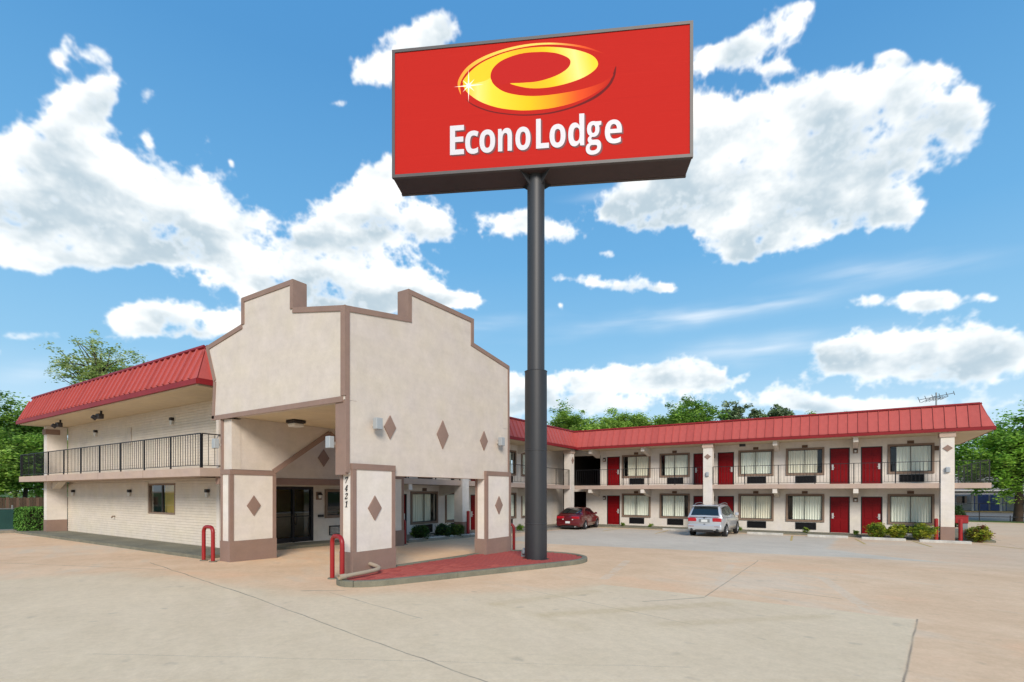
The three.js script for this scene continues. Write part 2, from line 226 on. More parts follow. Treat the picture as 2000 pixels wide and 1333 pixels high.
function lotColour(x, z) {
  const w = 0.55 * fbm3(x * 0.9, 1.7, z * 0.9, 3), n1 = fbm3(x * 0.23, 4.2, z * 0.23, 4), n2 = fbm3(x * 1.3 + 20, 7.7, z * 1.3, 4), st = fbm3(x * 0.5 + z * 0.3, 2.2, z * 2.0 - x * 0.9, 4), fine = fbm3(x * 9, 3.3, z * 9, 3);
  let c = [TAN[0] + 14 * n1 + 12 * n2, TAN[1] + 18 * n1 + 13 * n2, TAN[2] + 20 * n1 + 14 * n2];
  const grey = smooth(0.05, 0.5, n1 + 0.5 * st); for (let k = 0; k < 3; k++) c[k] = lerp(c[k], [214, 196, 172][k], 0.5 * grey);
  const rust = smooth(0.12, 0.55, fbm3(x * 0.38 + 50, 9.1, z * 0.38, 4) + 0.25 * n2); for (let k = 0; k < 3; k++) c[k] = lerp(c[k], [230, 184, 142][k], 0.6 * rust);
  const p = polyDist(x, z, SLAB_PALE), left = x < -4.6 ? 1 : 0, tp = smooth(-0.05 - 0.5 * left, 0.05 + 0.7 * left, p + w * (left ? 1 : 0.06));
  if (tp > 0) { const q = [PALE[0] + 8 * n1 + 7 * n2 + 4 * st, PALE[1] + 8 * n1 + 7 * n2 + 4 * st, PALE[2] + 8 * n1 + 8 * n2 + 3 * st], warm = smooth(0.1, 0.55, -n1 + 0.4 * st); for (let k = 0; k < 3; k++) c[k] = lerp(c[k], lerp(q[k], [224, 200, 170][k], 0.5 * warm), tp); }
  const gq = polyDist(x, z, SLAB_GREY), tg = smooth(-0.15, 0.25, gq + w * 0.35); if (tg > 0) for (let k = 0; k < 3; k++) c[k] = lerp(c[k], GREYC[k] + 10 * n1 + 9 * n2, tg);
  const far = z < -18 ? smooth(-18, -23, z) * 0.35 : 0; if (far) for (let k = 0; k < 3; k++) c[k] = lerp(c[k], [198, 180, 158][k], far * (1 - tg));
  for (const [a, b, wd, s] of TYRES) { const d = segDist(x, z, a, b); if (d < 0.5) { const t = smooth(wd, wd * 0.2, d + 0.14 * w) * s * (0.6 + 0.5 * clamp01(0.5 + n2)); for (let k = 0; k < 3; k++) c[k] = lerp(c[k], [186, 160, 112][k], t); } }
  for (const [a, b, wd, col, s] of STRIPES) { const d = segDist(x, z, a, b); if (d < wd && fine + n2 > -0.25) for (let k = 0; k < 3; k++) c[k] = lerp(c[k], col[k], s); }
  for (const [a, b, wd, s] of JOINTS) { const d = segDist(x + 0.05 * w, z + 0.05 * n2, a, b); if (d < wd * 1.3) { const t = smooth(wd * 1.3, wd * 0.3, d) * s * (0.45 + 0.55 * clamp01(0.6 + 1.5 * n2)); for (let k = 0; k < 3; k++) c[k] = lerp(c[k], [118, 106, 92][k], t); } }
  const spot = fbm3(x * 2.6 + 5, 8.8, z * 2.6 + 1, 3); if (spot > 0.36) { const t = smooth(0.36, 0.6, spot) * 0.22; for (let k = 0; k < 3; k++) c[k] = lerp(c[k], [140, 128, 112][k], t); }
  const grit = noise3(x * 31, 6.1, z * 31), strk = fbm3(x * 1.1 + z * 0.55, 5.5, z * 6.5 - x * 3.2, 3); for (let k = 0; k < 3; k++) c[k] += 9 * fine + 6 * grit + 4 * strk;
  return c;
}
function lotSheet(x0, x1, z0, z1, w, h, label) {
  const d = new Uint8Array(w * h * 4);
  for (let j = 0; j < h; j++) for (let i = 0; i < w; i++) { const c = lotColour(lerp(x0, x1, (i + 0.5) / w), lerp(z1, z0, (j + 0.5) / h)), o = (j * w + i) * 4; d[o] = clampB(c[0]); d[o + 1] = clampB(c[1]); d[o + 2] = clampB(c[2]); d[o + 3] = 255; }
  const t = new THREE.DataTexture(d, w, h); t.colorSpace = THREE.SRGBColorSpace; t.magFilter = THREE.LinearFilter; t.minFilter = THREE.LinearMipmapLinearFilter; t.generateMipmaps = true; t.needsUpdate = true;
  const b = grainBump.clone(); b.repeat.set((x1 - x0) / 0.9, (z1 - z0) / 0.9); b.needsUpdate = true;
  const g = new THREE.PlaneGeometry(x1 - x0, z1 - z0, 1, 1).rotateX(-Math.PI / 2).translate((x0 + x1) / 2, 0, (z0 + z1) / 2);   // uv v runs towards -z
  const m = structure('parking_lot', drape(g), new THREE.MeshStandardMaterial({ map: t, roughness: 0.93, bumpMap: b, bumpScale: 0.003 }));
  m.userData.label = label; return m;
}
lotSheet(-18, 8, -16, 2, 2048, 1418, 'pale stained concrete lot in front of the entrance canopy');
lotSheet(-46, -18, -16, 2, 1024, 660, 'tan concrete lot beside the office wing walkway');
lotSheet(-20, 10, -33.5, -16, 1800, 1050, 'concrete parking court between the canopy and the red doors');
lotSheet(10, 60, -33.5, 2, 640, 450, 'tan concrete lot at the right edge');
lotSheet(8, 10, -16, 2, 64, 512, 'narrow pour of tan concrete right of the pale slab');
lotSheet(-20, 60, -58, -33.5, 1024, 320, 'concrete lot behind the far corner column');
lotSheet(-46, 60, 2, 40, 256, 96, 'concrete lot behind the viewpoint');
{
  const g = new THREE.PlaneGeometry(2400, 2400, 1, 1).rotateX(-Math.PI / 2).translate(0, -0.08, 0), m = structure('ground', metric(g), M.grass); m.userData.label = 'grass and earth beyond the parking lot';
  const s = structure('street', boxB(4, 60, -0.07, 0.004, -98, -58.02), M.asphalt); s.userData.label = 'grey asphalt in front of the neighbouring white building';
  const e = structure('embankment', metric(new THREE.PlaneGeometry(60, 60).rotateX(-Math.PI / 2).translate(-76, 0.5, -10)), M.grass); e.userData.label = 'grassy ground behind the green fence';
}
// yellow bay lines on the parking court
for (const [i, [a, b]] of [[[-12.9, -33.2], [-12.6, -29.6]], [[-9.6, -33.1], [-9.3, -29.5]], [[-2.6, -33.0], [-2.3, -28.6]], [[0.35, -32.6], [0.7, -28.6]], [[2.75, -32.6], [3.1, -28.8]], [[5.3, -32.5], [7.0, -28.6]]].entries()) {
  const g = bar(V(a[0], 0.003, a[1]), V(b[0], 0.003, b[1]), 0.1, 0.004), m = structure('bay_line', drape(g), M.lineYellow); m.userData.label = 'worn yellow parking bay line ' + ['beside the red sedan', 'between the sedan and the silver car', 'in front of the second wheel stop', 'between the middle wheel stops', 'near the rounded shrubs', 'beside the corner column'][i];
}
// walkways, each with a joint every 1.5 m
function walkway(name, label, x0, x1, z0, z1, h, mat, alongX, step = 1.5) {
  const L = alongX ? x1 - x0 : z1 - z0, n = Math.max(1, Math.round(L / step)), m = structure(name, drape(boxB(x0 + 0.02, x1 - 0.02, -0.05, h - 0.02, z0 + 0.02, z1 - 0.02)), mat); m.userData.label = label;
  for (let i = 0; i < n; i++) { const a = i / n * L + 0.004, b = (i + 1) / n * L - 0.004; part(m, 'concrete_panel', drape(alongX ? boxB(x0 + a, x0 + b, -0.05, h, z0, z1) : boxB(x0, x1, -0.05, h, z0 + a, z0 + b)), mat); }
  return m;
}
walkway('walkway', 'grey walkway along the painted brick office wall', -34.2, -16.2, -9.45, -7.85, 0.1, M.kerb, true);
walkway('walkway', 'narrow grey walkway in front of the glass office doors', -18.3, -17.05, -15.9, -9.47, 0.1, M.kerb, false);
walkway('walkway', 'grey walkway beside the low bushes behind the canopy', -18.3, -15.6, -33.4, -15.92, 0.1, M.concrete, false);
walkway('walkway', 'grey walkway below the long balcony with red doors', -15.58, 6.1, -35.5, -33.95, 0.1, M.kerb, true);
walkway('walkway', 'grey walkway in the shaded inner corner', -18.3, -15.6, -35.5, -33.42, 0.1, M.kerb, true);
walkway('walkway', 'short grey walkway beyond the far corner column', 4.15, 6.1, -44, -35.52, 0.1, M.kerb, false);

// ---------------------------------------------------------------- motel wings
// local axes of a wing: x along the wall, y up, z out from the wall
function pleats(x0, x1, y0, y1, seed, mat, parent) {
  const r = rng(seed), n = Math.max(10, Math.round((x1 - x0) / 0.018)), pos = [], idx = []; let ph = r() * 6;
  for (let i = 0; i <= n; i++) { const x = lerp(x0, x1, i / n); ph += 0.018 * 6.28 / 0.13 * (0.75 + 0.5 * r()); const z = 0.035 * Math.sin(ph) + 0.01 * Math.sin(ph * 0.31), sw = 0.008 * Math.sin(ph * 0.5); pos.push(x, y1, z * 0.7, x + sw, y0, z); if (i) { const a = 2 * i; idx.push(a - 2, a - 1, a, a, a - 1, a + 1); } }
  const g = new THREE.BufferGeometry(); g.setAttribute('position', new THREE.Float32BufferAttribute(pos, 3)); g.setIndex(idx); g.computeVertexNormals();
  return part(parent, 'curtain', metric(g), mat);
}
let winSeed = 100;
function windowPart(W, u0, u1, y0, y1, dy, cover) {                 // outer trim, dark sash, pane, curtain; cover = [from, to] share of the width hidden by the curtain
  const t = 0.1, f = part(W, 'window', plate(rect(u0, u1, y0, y1), 0.07, [rect(u0 + t, u1 - t, y0 + t, y1 - t)], 0.006), M.trimBrown, 0, dy, -0.015);
  const a = u0 + t + 0.002, b = u1 - t - 0.002, c = y0 + t + 0.002, d = y1 - t - 0.002;
  part(f, 'sash', plate(rect(a, b, c, d), 0.05, [rect(a + 0.035, b - 0.035, c + 0.035, d - 0.035)]), M.darkFrame, 0, 0, -0.03);
  part(f, 'mullion', boxB((a + b) / 2 - 0.015, (a + b) / 2 + 0.015, c + 0.036, d - 0.036, -0.026, 0.012), M.darkFrame);
  part(f, 'pane', new THREE.PlaneGeometry(b - a - 0.072, d - c - 0.072).translate((a + b) / 2, (c + d) / 2, -0.012), M.glass);
  if (cover) { const q = pleats(lerp(a, b, cover[0]), lerp(a, b, cover[1]), c + 0.02, d - 0.03, winSeed++, winSeed % 3 ? M.curtain : M.curtainB, f); q.position.z = -0.11; }
  part(W, 'plaque', box(0.3, 0.16, 0.03, (u0 + u1) / 2, y1 + 0.1 + dy, 0.015), M.plaque);
  return f;
}
function doorPart(W, u0, u1, y0, y1, dy, handleLeft, mat) {
  const d = part(W, 'door', boxB(u0 + 0.05, u1 - 0.05, y0 + 0.01, y1 - 0.05, -0.09, -0.045), mat, 0, dy, 0), w = u1 - u0 - 0.1, h = y1 - y0 - 0.06;
  part(d, 'door_frame', plate([[u0, y0], [u0 + 0.048, y0], [u0 + 0.048, y1 - 0.048], [u1 - 0.048, y1 - 0.048], [u1 - 0.048, y0], [u1, y0], [u1, y1], [u0, y1]], 0.13), M.darkFrame, 0, 0, -0.12);
  for (const [va, vb] of [[0.06, 0.36], [0.42, 0.72], [0.78, 0.93]]) for (const s of [0, 1]) { const x0 = u0 + 0.05 + w * (s ? 0.54 : 0.13), x1 = x0 + w * 0.33; part(d, 'panel', rbox(x1 - x0, h * (vb - va), 0.03, 0.012, (x0 + x1) / 2, y0 + h * (va + vb) / 2, -0.045), mat); }
  const hx = handleLeft ? u0 + 0.15 : u1 - 0.15; part(d, 'handle', merge([rbox(0.1, 0.32, 0.03, 0.01, hx, y0 + 0.98, -0.03), box(0.13, 0.022, 0.022, hx + (handleLeft ? 0.04 : -0.04), y0 + 0.95, 0.01)]), M.steel);
  return d;
}
function acPart(W, u, y0, y1, dy, w = 1.08) {
  const f = part(W, 'air_conditioner', plate(rect(u - w / 2, u + w / 2, y0, y1), 0.05, [rect(u - w / 2 + 0.03, u + w / 2 - 0.03, y0 + 0.03, y1 - 0.03)]), M.black, 0, dy, -0.01);
  part(f, 'backing', boxB(u - w / 2 + 0.01, u + w / 2 - 0.01, y0 + 0.01, y1 - 0.01, -0.06, -0.03), M.grille);
  for (let k = 0; k < 6; k++) part(f, 'slat', box(w - 0.062, 0.012, 0.035, u, lerp(y0 + 0.06, y1 - 0.06, k / 5), 0.018), M.black);
}
function lampPart(W, x, y, z, s = 1) {                              // small carriage lamp: dark hood, pale glass
  const l = part(W, 'wall_lamp', rbox(0.24 * s, 0.3 * s, 0.03, 0.01, x, y, z + 0.015), M.trimBrown);
  part(l, 'hood', new THREE.CylinderGeometry(0.05 * s, 0.1 * s, 0.08 * s, 8).translate(x, y + 0.07 * s, z + 0.1), M.lampDark); part(l, 'lamp_glass', cyl(0.06 * s, 0.05 * s, 0.13 * s, 10, x, y - 0.03 * s, z + 0.1), M.lampGlass);
}
function railing(parent, p, q, h = 1.12, pitch = 0.165, ends = true) {
  const n = Math.max(2, Math.round(p.distanceTo(q) / pitch)), at = (t, dy) => p.clone().lerp(q, t).add(V(0, dy, 0));
  const r = part(parent, 'railing', bar(at(0, h), at(1, h), 0.045, 0.03), M.rail);
  part(r, 'bottom_rail', bar(at(0, 0.08), at(1, 0.08), 0.032, 0.02), M.rail);
  const L = p.distanceTo(q), np = Math.max(1, Math.round(L / 1.95)), bal = box(0.014, h - 0.11, 0.014), post = box(0.04, h + 0.02, 0.04);
  for (let i = 0; i <= np; i++) { const a = at(i / np, (h - 0.02) / 2 - 0.015); part(r, 'post', post, M.rail, a.x, a.y, a.z); }
  for (let i = 1; i < n; i++) { const a = at(i / n, (h + 0.08) / 2 - 0.005); part(r, 'baluster', bal, M.rail, a.x, a.y, a.z); }
  return r;
}
// standing-seam mansard: x0..x1 at the eave, eave line at z = 0, hip +1 shortens the top at that end, -1 lengthens it (valley)
function mansard(parent, x0, x1, z, yF, yT, setback, hipL, hipR, turn = 0, ox = 0, oz = 0, soffitDepth = 1.6, ySof = null, pan = 0.46, ribW = 0.03, ribH = 0.05, lift = null) {
  const rise = yT - yF, L = Math.hypot(rise, setback), tilt = Math.atan2(setback, rise);
  const lo = (t) => x0 + t * setback * hipL, hi = (t) => x1 - t * setback * hipR;
  const deck = part(parent, 'roof', plate([[lo(0), 0], [hi(0), 0], [hi(1), L], [lo(1), L]], 0.02), M.roofSeamShade);  // darkened deck shows between pans as painted shadow lines along the seams
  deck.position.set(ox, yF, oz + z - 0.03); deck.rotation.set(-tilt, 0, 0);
  if (turn) { deck.rotation.order = 'YXZ'; deck.rotation.y = turn; }
  const n = Math.round((Math.max(x1, hi(1)) - Math.min(x0, lo(1))) / pan), a0 = Math.min(x0, lo(1)), w = (Math.max(x1, hi(1)) - a0) / n;
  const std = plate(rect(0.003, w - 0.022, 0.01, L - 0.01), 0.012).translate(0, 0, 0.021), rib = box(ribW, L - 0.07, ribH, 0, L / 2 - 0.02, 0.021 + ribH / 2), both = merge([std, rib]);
  for (let i = 0; i < n; i++) {
    const xa = a0 + i * w, xb = xa + w, full = xa >= Math.max(lo(0), lo(1)) - 1e-6 && xb <= Math.min(hi(0), hi(1)) + 1e-6; let g = both, px = xa;
    if (!full) {                                                     // cut the pan along the hip or valley
      const pts = []; const N = 8; for (let k = 0; k <= N; k++) { const t = k / N, a = Math.max(xa, lo(t)), b = Math.min(xb, hi(t)); if (b > a + 1e-4) pts.push([t, a, b]); }
      if (pts.length < 2) continue;
      const poly = [...pts.map(([t, a]) => [a, t * L]), ...pts.slice().reverse().map(([t, , b]) => [b, t * L])]; const list = [plate(poly, 0.012).translate(0, 0, 0.021)];
      const rt = []; for (let k = 0; k <= 20; k++) { const t = k / 20; if (xa >= lo(t) && xa <= hi(t)) rt.push(t); } if (rt.length > 2) { const l = (rt[rt.length - 1] - rt[0]) * L; list.push(box(ribW, l, ribH, xa, (rt[0] + rt[rt.length - 1]) / 2 * L, 0.021 + ribH / 2)); }
      g = merge(list); px = 0;
    }
    part(deck, 'roof_panel', g, i % 5 === 3 ? M.roofAlt : M.roof, px, 0, 0);
  }
  part(deck, 'ridge_cap', boxB(Math.min(lo(1), hi(1)) - 0.02, Math.max(lo(1), hi(1)) + 0.02, L - 0.05, L + 0.04, -0.1, 0.105), M.fascia);
  const fas = part(deck, 'fascia', boxB(x0 - 0.02, x1 + 0.02, -0.16, 0.0, -0.03, 0.06), M.fascia); fas.rotation.x = tilt;
  return deck;
}
function beamPart(W, x, yTop, dy, z1 = 1.56) {                      // cantilever beam, deeper at the wall, pale end
  const g = new THREE.ExtrudeGeometry(shape([[0, 0], [z1, 0], [z1, -0.26], [z1 - 0.35, -0.26], [0.15, -0.52], [0, -0.52]]), { depth: 0.24, bevelEnabled: false }).rotateY(-Math.PI / 2).translate(0.12, 0, 0);
  part(W, 'beam', metric(g), M.stuccoWhite, x, yTop + dy, 0);
}
function columnPart(W, x, z, y0, y1, w, dy, lamp, diamond = true) {
  const c = part(W, 'column', boxB(x - w / 2, x + w / 2, y0, y1, z - w / 2, z + w / 2), M.stuccoWhite);
  part(c, 'column_base', boxB(x - w / 2 - 0.012, x + w / 2 + 0.012, y0 - 0.25, y0 + 0.62, z - w / 2 - 0.012, z + w / 2 + 0.012), M.taupe);
  part(c, 'capital', boxB(x - w / 2 - 0.05, x + w / 2 + 0.05, y1 - 0.3, y1, z - w / 2 - 0.05, z + w / 2 + 0.05), M.slab);
  if (diamond) part(c, 'diamond', diamondGeo(0.4, 0.34), M.taupe, x, y1 - 0.86, z + w / 2);
  if (lamp) part(c, 'column_lamp', rbox(0.2, 0.28, 0.14, 0.05, x, y0 + 3.5, z + w / 2 + 0.06), M.lampGrey);
  return c;
}
function diamondGeo(w, h, t = 0.025) { return plate([[-w / 2, 0], [0, -h / 2], [w / 2, 0], [0, h / 2]], t, [], 0.004); }
const shear = (g, fn) => { const p = g.attributes.position; for (let i = 0; i < p.count; i++) p.setY(i, p.getY(i) + fn(p.getX(i))); g.computeVertexNormals(); return g; };
const COVERS = [[0, 1], [.02, .97], [0.14, 1], [0, .86], [.0, 1], [.16, 1], [.03, .84], [.12, 1]];
function rooms(W, list, off) {                                      // list of [kind, u0, u1, extra]; both storeys; returns the wall holes
  const holes = [];
  for (const [kind, u0, u1, ex] of list) {
    const dy = off((u0 + u1) / 2);
    for (const up of [0, 1]) {
      if (ex && ex.only !== undefined && ex.only !== up) continue;
      if (kind === 'window') {
        const y0 = up ? 3.50 : 0.70, y1 = up ? 5.12 : 2.36; holes.push(rect(u0 + 0.1, u1 - 0.1, y0 + 0.1 + dy, y1 - 0.1 + dy));
        windowPart(W, u0, u1, y0, y1, dy, COVERS[winSeed % COVERS.length]);
        const ac = (u0 + u1) / 2 + 0.05, a0 = up ? 3.03 : 0.24, a1 = up ? 3.45 : 0.65; holes.push(rect(ac - 0.53, ac + 0.53, a0 + 0.01 + dy, a1 - 0.01 + dy)); acPart(W, ac, a0, a1, dy);
      } else { const y0 = up ? 2.95 : 0.11, y1 = up ? 5.05 : 2.22; holes.push(rect(u0 + 0.002, u1 - 0.002, y0 + dy, y1 - 0.002 + dy)); doorPart(W, u0, u1, y0, y1, dy, ex?.left, up ? M.door : M.doorB); }
    }
  }
  return holes;
}

// the long far wing
{
  const W = thing('motel_wing', 'long two-storey wing with red doors, curtained windows and balcony facing the parking court', 'building', 0, 0, -35.5), flat = () => 0;
  const list = [['door', -14.78, -13.79, {}], ['window', -13.62, -11.53], ['window', -10.88, -8.86], ['door', -8.62, -7.64, { left: true }], ['door', -7.08, -6.09, {}], ['window', -5.82, -3.81], ['window', -3.13, -1.13], ['door', -0.86, 0.13, { left: true }], ['door', 0.66, 1.66, {}], ['window', 1.9, 3.92]];
  const holes = rooms(W, list, flat);
  holes.push(rect(-17.95, -15.3, 2.96, 5.2), rect(-17.95, -16.45, 0.11, 2.5));
  part(W, 'wall', plate(rect(-18.28, 4.15, -0.1, 5.6), 0.2, holes), M.stuccoWhite, 0, 0, -0.2);
  part(W, 'side_wall', boxB(3.95, 4.15, -0.1, 5.6, -7.5, -0.21), M.stuccoWhite); part(W, 'back_wall', boxB(-26, 4.15, -0.1, 6.6, -7.7, -7.51), M.stuccoWhite);
  part(W, 'floor', boxB(-26, 3.94, 2.66, 2.92, -7.5, -0.22), M.room); part(W, 'ceiling', boxB(-26, 3.94, 5.42, 5.58, -7.5, -0.22), M.room); part(W, 'roof_deck', boxB(-26, 5.4, 6.5, 6.6, -7.7, 1.2), M.shingle);
  part(W, 'partition', boxB(-15.28, -15.1, 0, 5.4, -7.4, -0.25), M.room); part(W, 'partition', boxB(-18.4, -18.3, 0, 5.4, -7.4, -0.01), M.room);
  part(W, 'balcony_slab', boxB(-16.62, 5.92, 2.68, 2.94, 0.004, 1.6), M.slab); part(W, 'balcony_slab', boxB(4.155, 5.92, 2.683, 2.937, -7.4, 0.002), M.slab);
  part(W, 'soffit', boxB(-16.3, 5.95, 5.5, 5.545, 0.004, 1.74), M.soffit); part(W, 'soffit', boxB(4.155, 5.95, 5.503, 5.54, -7.4, 0.002), M.soffit);
  for (const x of [-15.45, -11.6, -3.58, 0.4]) { beamPart(W, x, 2.675, 0); beamPart(W, x, 5.495, 0, 1.5); }
  for (const x of [-14.98, -7.36, 0.4]) for (const y of [2.05, 4.85]) lampPart(W, x, y, 0);
  part(W, 'floodlight', merge([box(0.34, 0.16, 0.12, -5.4, 5.36, 1.2), cyl(0.055, 0.055, 0.02, 12).rotateX(Math.PI / 2).translate(-5.48, 5.36, 1.27), cyl(0.055, 0.055, 0.02, 12).rotateX(Math.PI / 2).translate(-5.32, 5.36, 1.27)]), M.lampDark);
  part(W, 'sign_plate', box(0.24, 0.24, 0.03, 4.02, 4.83, 0.02), M.plaque);
  columnPart(W, -7.35, 1.4, 0.1, 5.56, 0.54, 0, true); columnPart(W, 4.26, 1.4, 0.1, 5.56, 0.54, 0, true);
  railing(W, V(-16.5, 2.94, 1.55), V(-7.65, 2.94, 1.55)); railing(W, V(-7.05, 2.94, 1.55), V(3.98, 2.94, 1.55)); railing(W, V(4.55, 2.94, 1.55), V(5.86, 2.94, 1.55)); railing(W, V(5.86, 2.94, 1.5), V(5.86, 2.94, -7), 1.12, 0.32);
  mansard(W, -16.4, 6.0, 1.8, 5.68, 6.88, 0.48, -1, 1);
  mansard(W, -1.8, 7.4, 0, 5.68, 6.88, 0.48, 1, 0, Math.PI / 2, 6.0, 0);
}
// the wing between the office and the far wing; its floors follow the falling ground
{
  const W = thing('motel_wing', 'two-storey connecting wing behind the canopy and sign pole, ending at the inner roof corner', 'building', -18.3, 0, 0, Math.PI / 2), off = (u) => 0.0105 * (34 - u);
  const list = [['door', 17.5, 18.53, {}], ['window', 18.8, 20.82], ['window', 21.44, 23.42], ['door', 23.7, 24.68, { left: true }], ['door', 25.28, 26.28, {}], ['window', 26.55, 28.56], ['window', 29.22, 31.2], ['door', 31.48, 32.48, { left: true }]];
  const holes = rooms(W, list, off);
  holes.push(rect(11.42, 13.2, 0.5, 2.7), rect(13.86, 15.5, 1.5, 2.5));
  part(W, 'wall', plate(rect(9.45, 35.3, -0.1, 5.7), 0.2, holes), M.stuccoWhite, 0, 0, -0.2);
  part(W, 'back_wall', boxB(9.7, 35.2, -0.1, 6.6, -7.7, -7.51), M.stuccoWhite); part(W, 'ceiling', boxB(9.7, 35.2, 5.45, 5.6, -7.5, -0.22), M.room); part(W, 'floor', boxB(9.7, 35.2, 2.9, 3.05, -7.5, -0.22), M.room); part(W, 'roof_deck', boxB(9.7, 35.2, 6.5, 6.6, -7.5, 1.2), M.shingle);
  part(W, 'partition', boxB(16.6, 16.75, 0, 5.4, -7.4, -0.22), M.room);
  part(W, 'balcony_slab', shear(boxB(15.1, 33.88, 2.68, 2.94, 0.004, 1.6), off), M.slab);
  part(W, 'soffit', shear(boxB(8.1, 33.75, 5.5, 5.545, 0.004, 1.7), off), M.soffit);
  for (const x of [17.2, 21.1, 25.0, 28.9]) { beamPart(W, x, 2.675, off(x)); beamPart(W, x, 5.495, off(x), 1.5); }
  for (const x of [17.2, 25.0]) for (const y of [2.05, 4.85]) lampPart(W, x, y + off(x), 0);
  columnPart(W, 21.1, 1.42, 0.32, 5.66, 0.54, 0, false); const cc = columnPart(W, 33.55, 1.4, 0.1, 5.56, 0.54, 0, false, false);
  part(cc, 'column_lamp', rbox(0.14, 0.26, 0.16, 0.04, 33.9, 3.75, 1.4), M.lampGrey); part(cc, 'diamond', diamondGeo(0.36, 0.5), M.taupe, 33.55, 4.75, 1.67);
  railing(W, V(15.2, 2.94 + off(15.2), 1.55), V(20.8, 2.94 + off(20.8), 1.55)); railing(W, V(21.4, 2.94 + off(21.4), 1.55), V(33.25, 2.94 + off(33.25), 1.55));
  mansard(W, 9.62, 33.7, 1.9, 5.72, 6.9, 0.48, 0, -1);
  // closed-in part over the office door
  part(W, 'balcony_panel', boxB(8.6, 15.08, 2.98, 5.6, 1.45, 1.6), M.stucco); part(W, 'header', boxB(8.6, 15.08, 2.74, 2.975, 1.42, 1.62), M.taupe); part(W, 'porch_ceiling', boxB(8.6, 15.08, 2.98, 3.1, 0.004, 1.44), M.soffit);
  part(W, 'diamond', diamondGeo(0.5, 0.66), M.taupe, 12.5, 3.78, 1.6);
  // office window, its wall unit, lamp and notice
  windowPart(W, 13.76, 15.6, 1.4, 2.6, 0, null); acPart(W, 14.5, 0.66, 1.06, 0, 1.06); lampPart(W, 13.46, 2.33, 0, 1.1); part(W, 'mail_slot', box(0.26, 0.1, 0.05, 13.55, 1.5, 0.025), M.darkFrame);
  // glass office doors
  const F = part(W, 'entrance_door', merge([boxB(11.42, 13.2, 2.58, 2.7, -0.12, 0.02), boxB(11.42, 11.52, 0.5, 2.578, -0.12, 0.02), boxB(13.1, 13.2, 0.5, 2.578, -0.12, 0.02), boxB(12.27, 12.35, 0.5, 2.578, -0.12, 0.02), boxB(11.522, 12.268, 0.5, 0.68, -0.1, -0.02), boxB(12.352, 13.098, 0.5, 0.68, -0.1, -0.02)]), M.black);
  for (const [a, b] of [[11.52, 12.27], [12.35, 13.1]]) { part(F, 'pane', new THREE.PlaneGeometry(b - a, 1.9).translate((a + b) / 2, 1.63, -0.06), M.glass); part(F, 'push_bar', box(b - a - 0.02, 0.035, 0.05, (a + b) / 2, 1.52, 0), M.darkFrame); }
  for (const x of [12.22, 12.4]) part(F, 'handle', tube([V(x, 1.2, -0.02), V(x, 1.22, 0.06), V(x, 1.6, 0.06), V(x, 1.62, -0.02)], 0.014, 8, 16), M.darkFrame);
  // the lobby behind them
  const lob = part(W, 'lobby', boxB(9.8, 16.5, 0.46, 0.54, -4.6, -0.22), M.counter);
  part(lob, 'lobby_wall', boxB(9.8, 16.5, 0.54, 2.88, -4.7, -4.61), M.lobbyWall); part(lob, 'lobby_wall', boxB(9.7, 9.79, 0.54, 2.88, -4.6, -0.22), M.lobbyWall); part(lob, 'counter', boxB(12.0, 16.0, 0.54, 1.56, -2.6, -2.0), M.counter); part(lob, 'counter_top', boxB(11.9, 16.1, 1.562, 1.61, -2.7, -1.9), M.stuccoWhite);
  part(lob, 'picture', boxB(13.6, 14.5, 1.75, 2.5, -4.6, -4.56), M.oak); part(lob, 'inner_door', boxB(11.0, 11.9, 0.54, 2.6, -4.6, -4.55), M.oak);
}
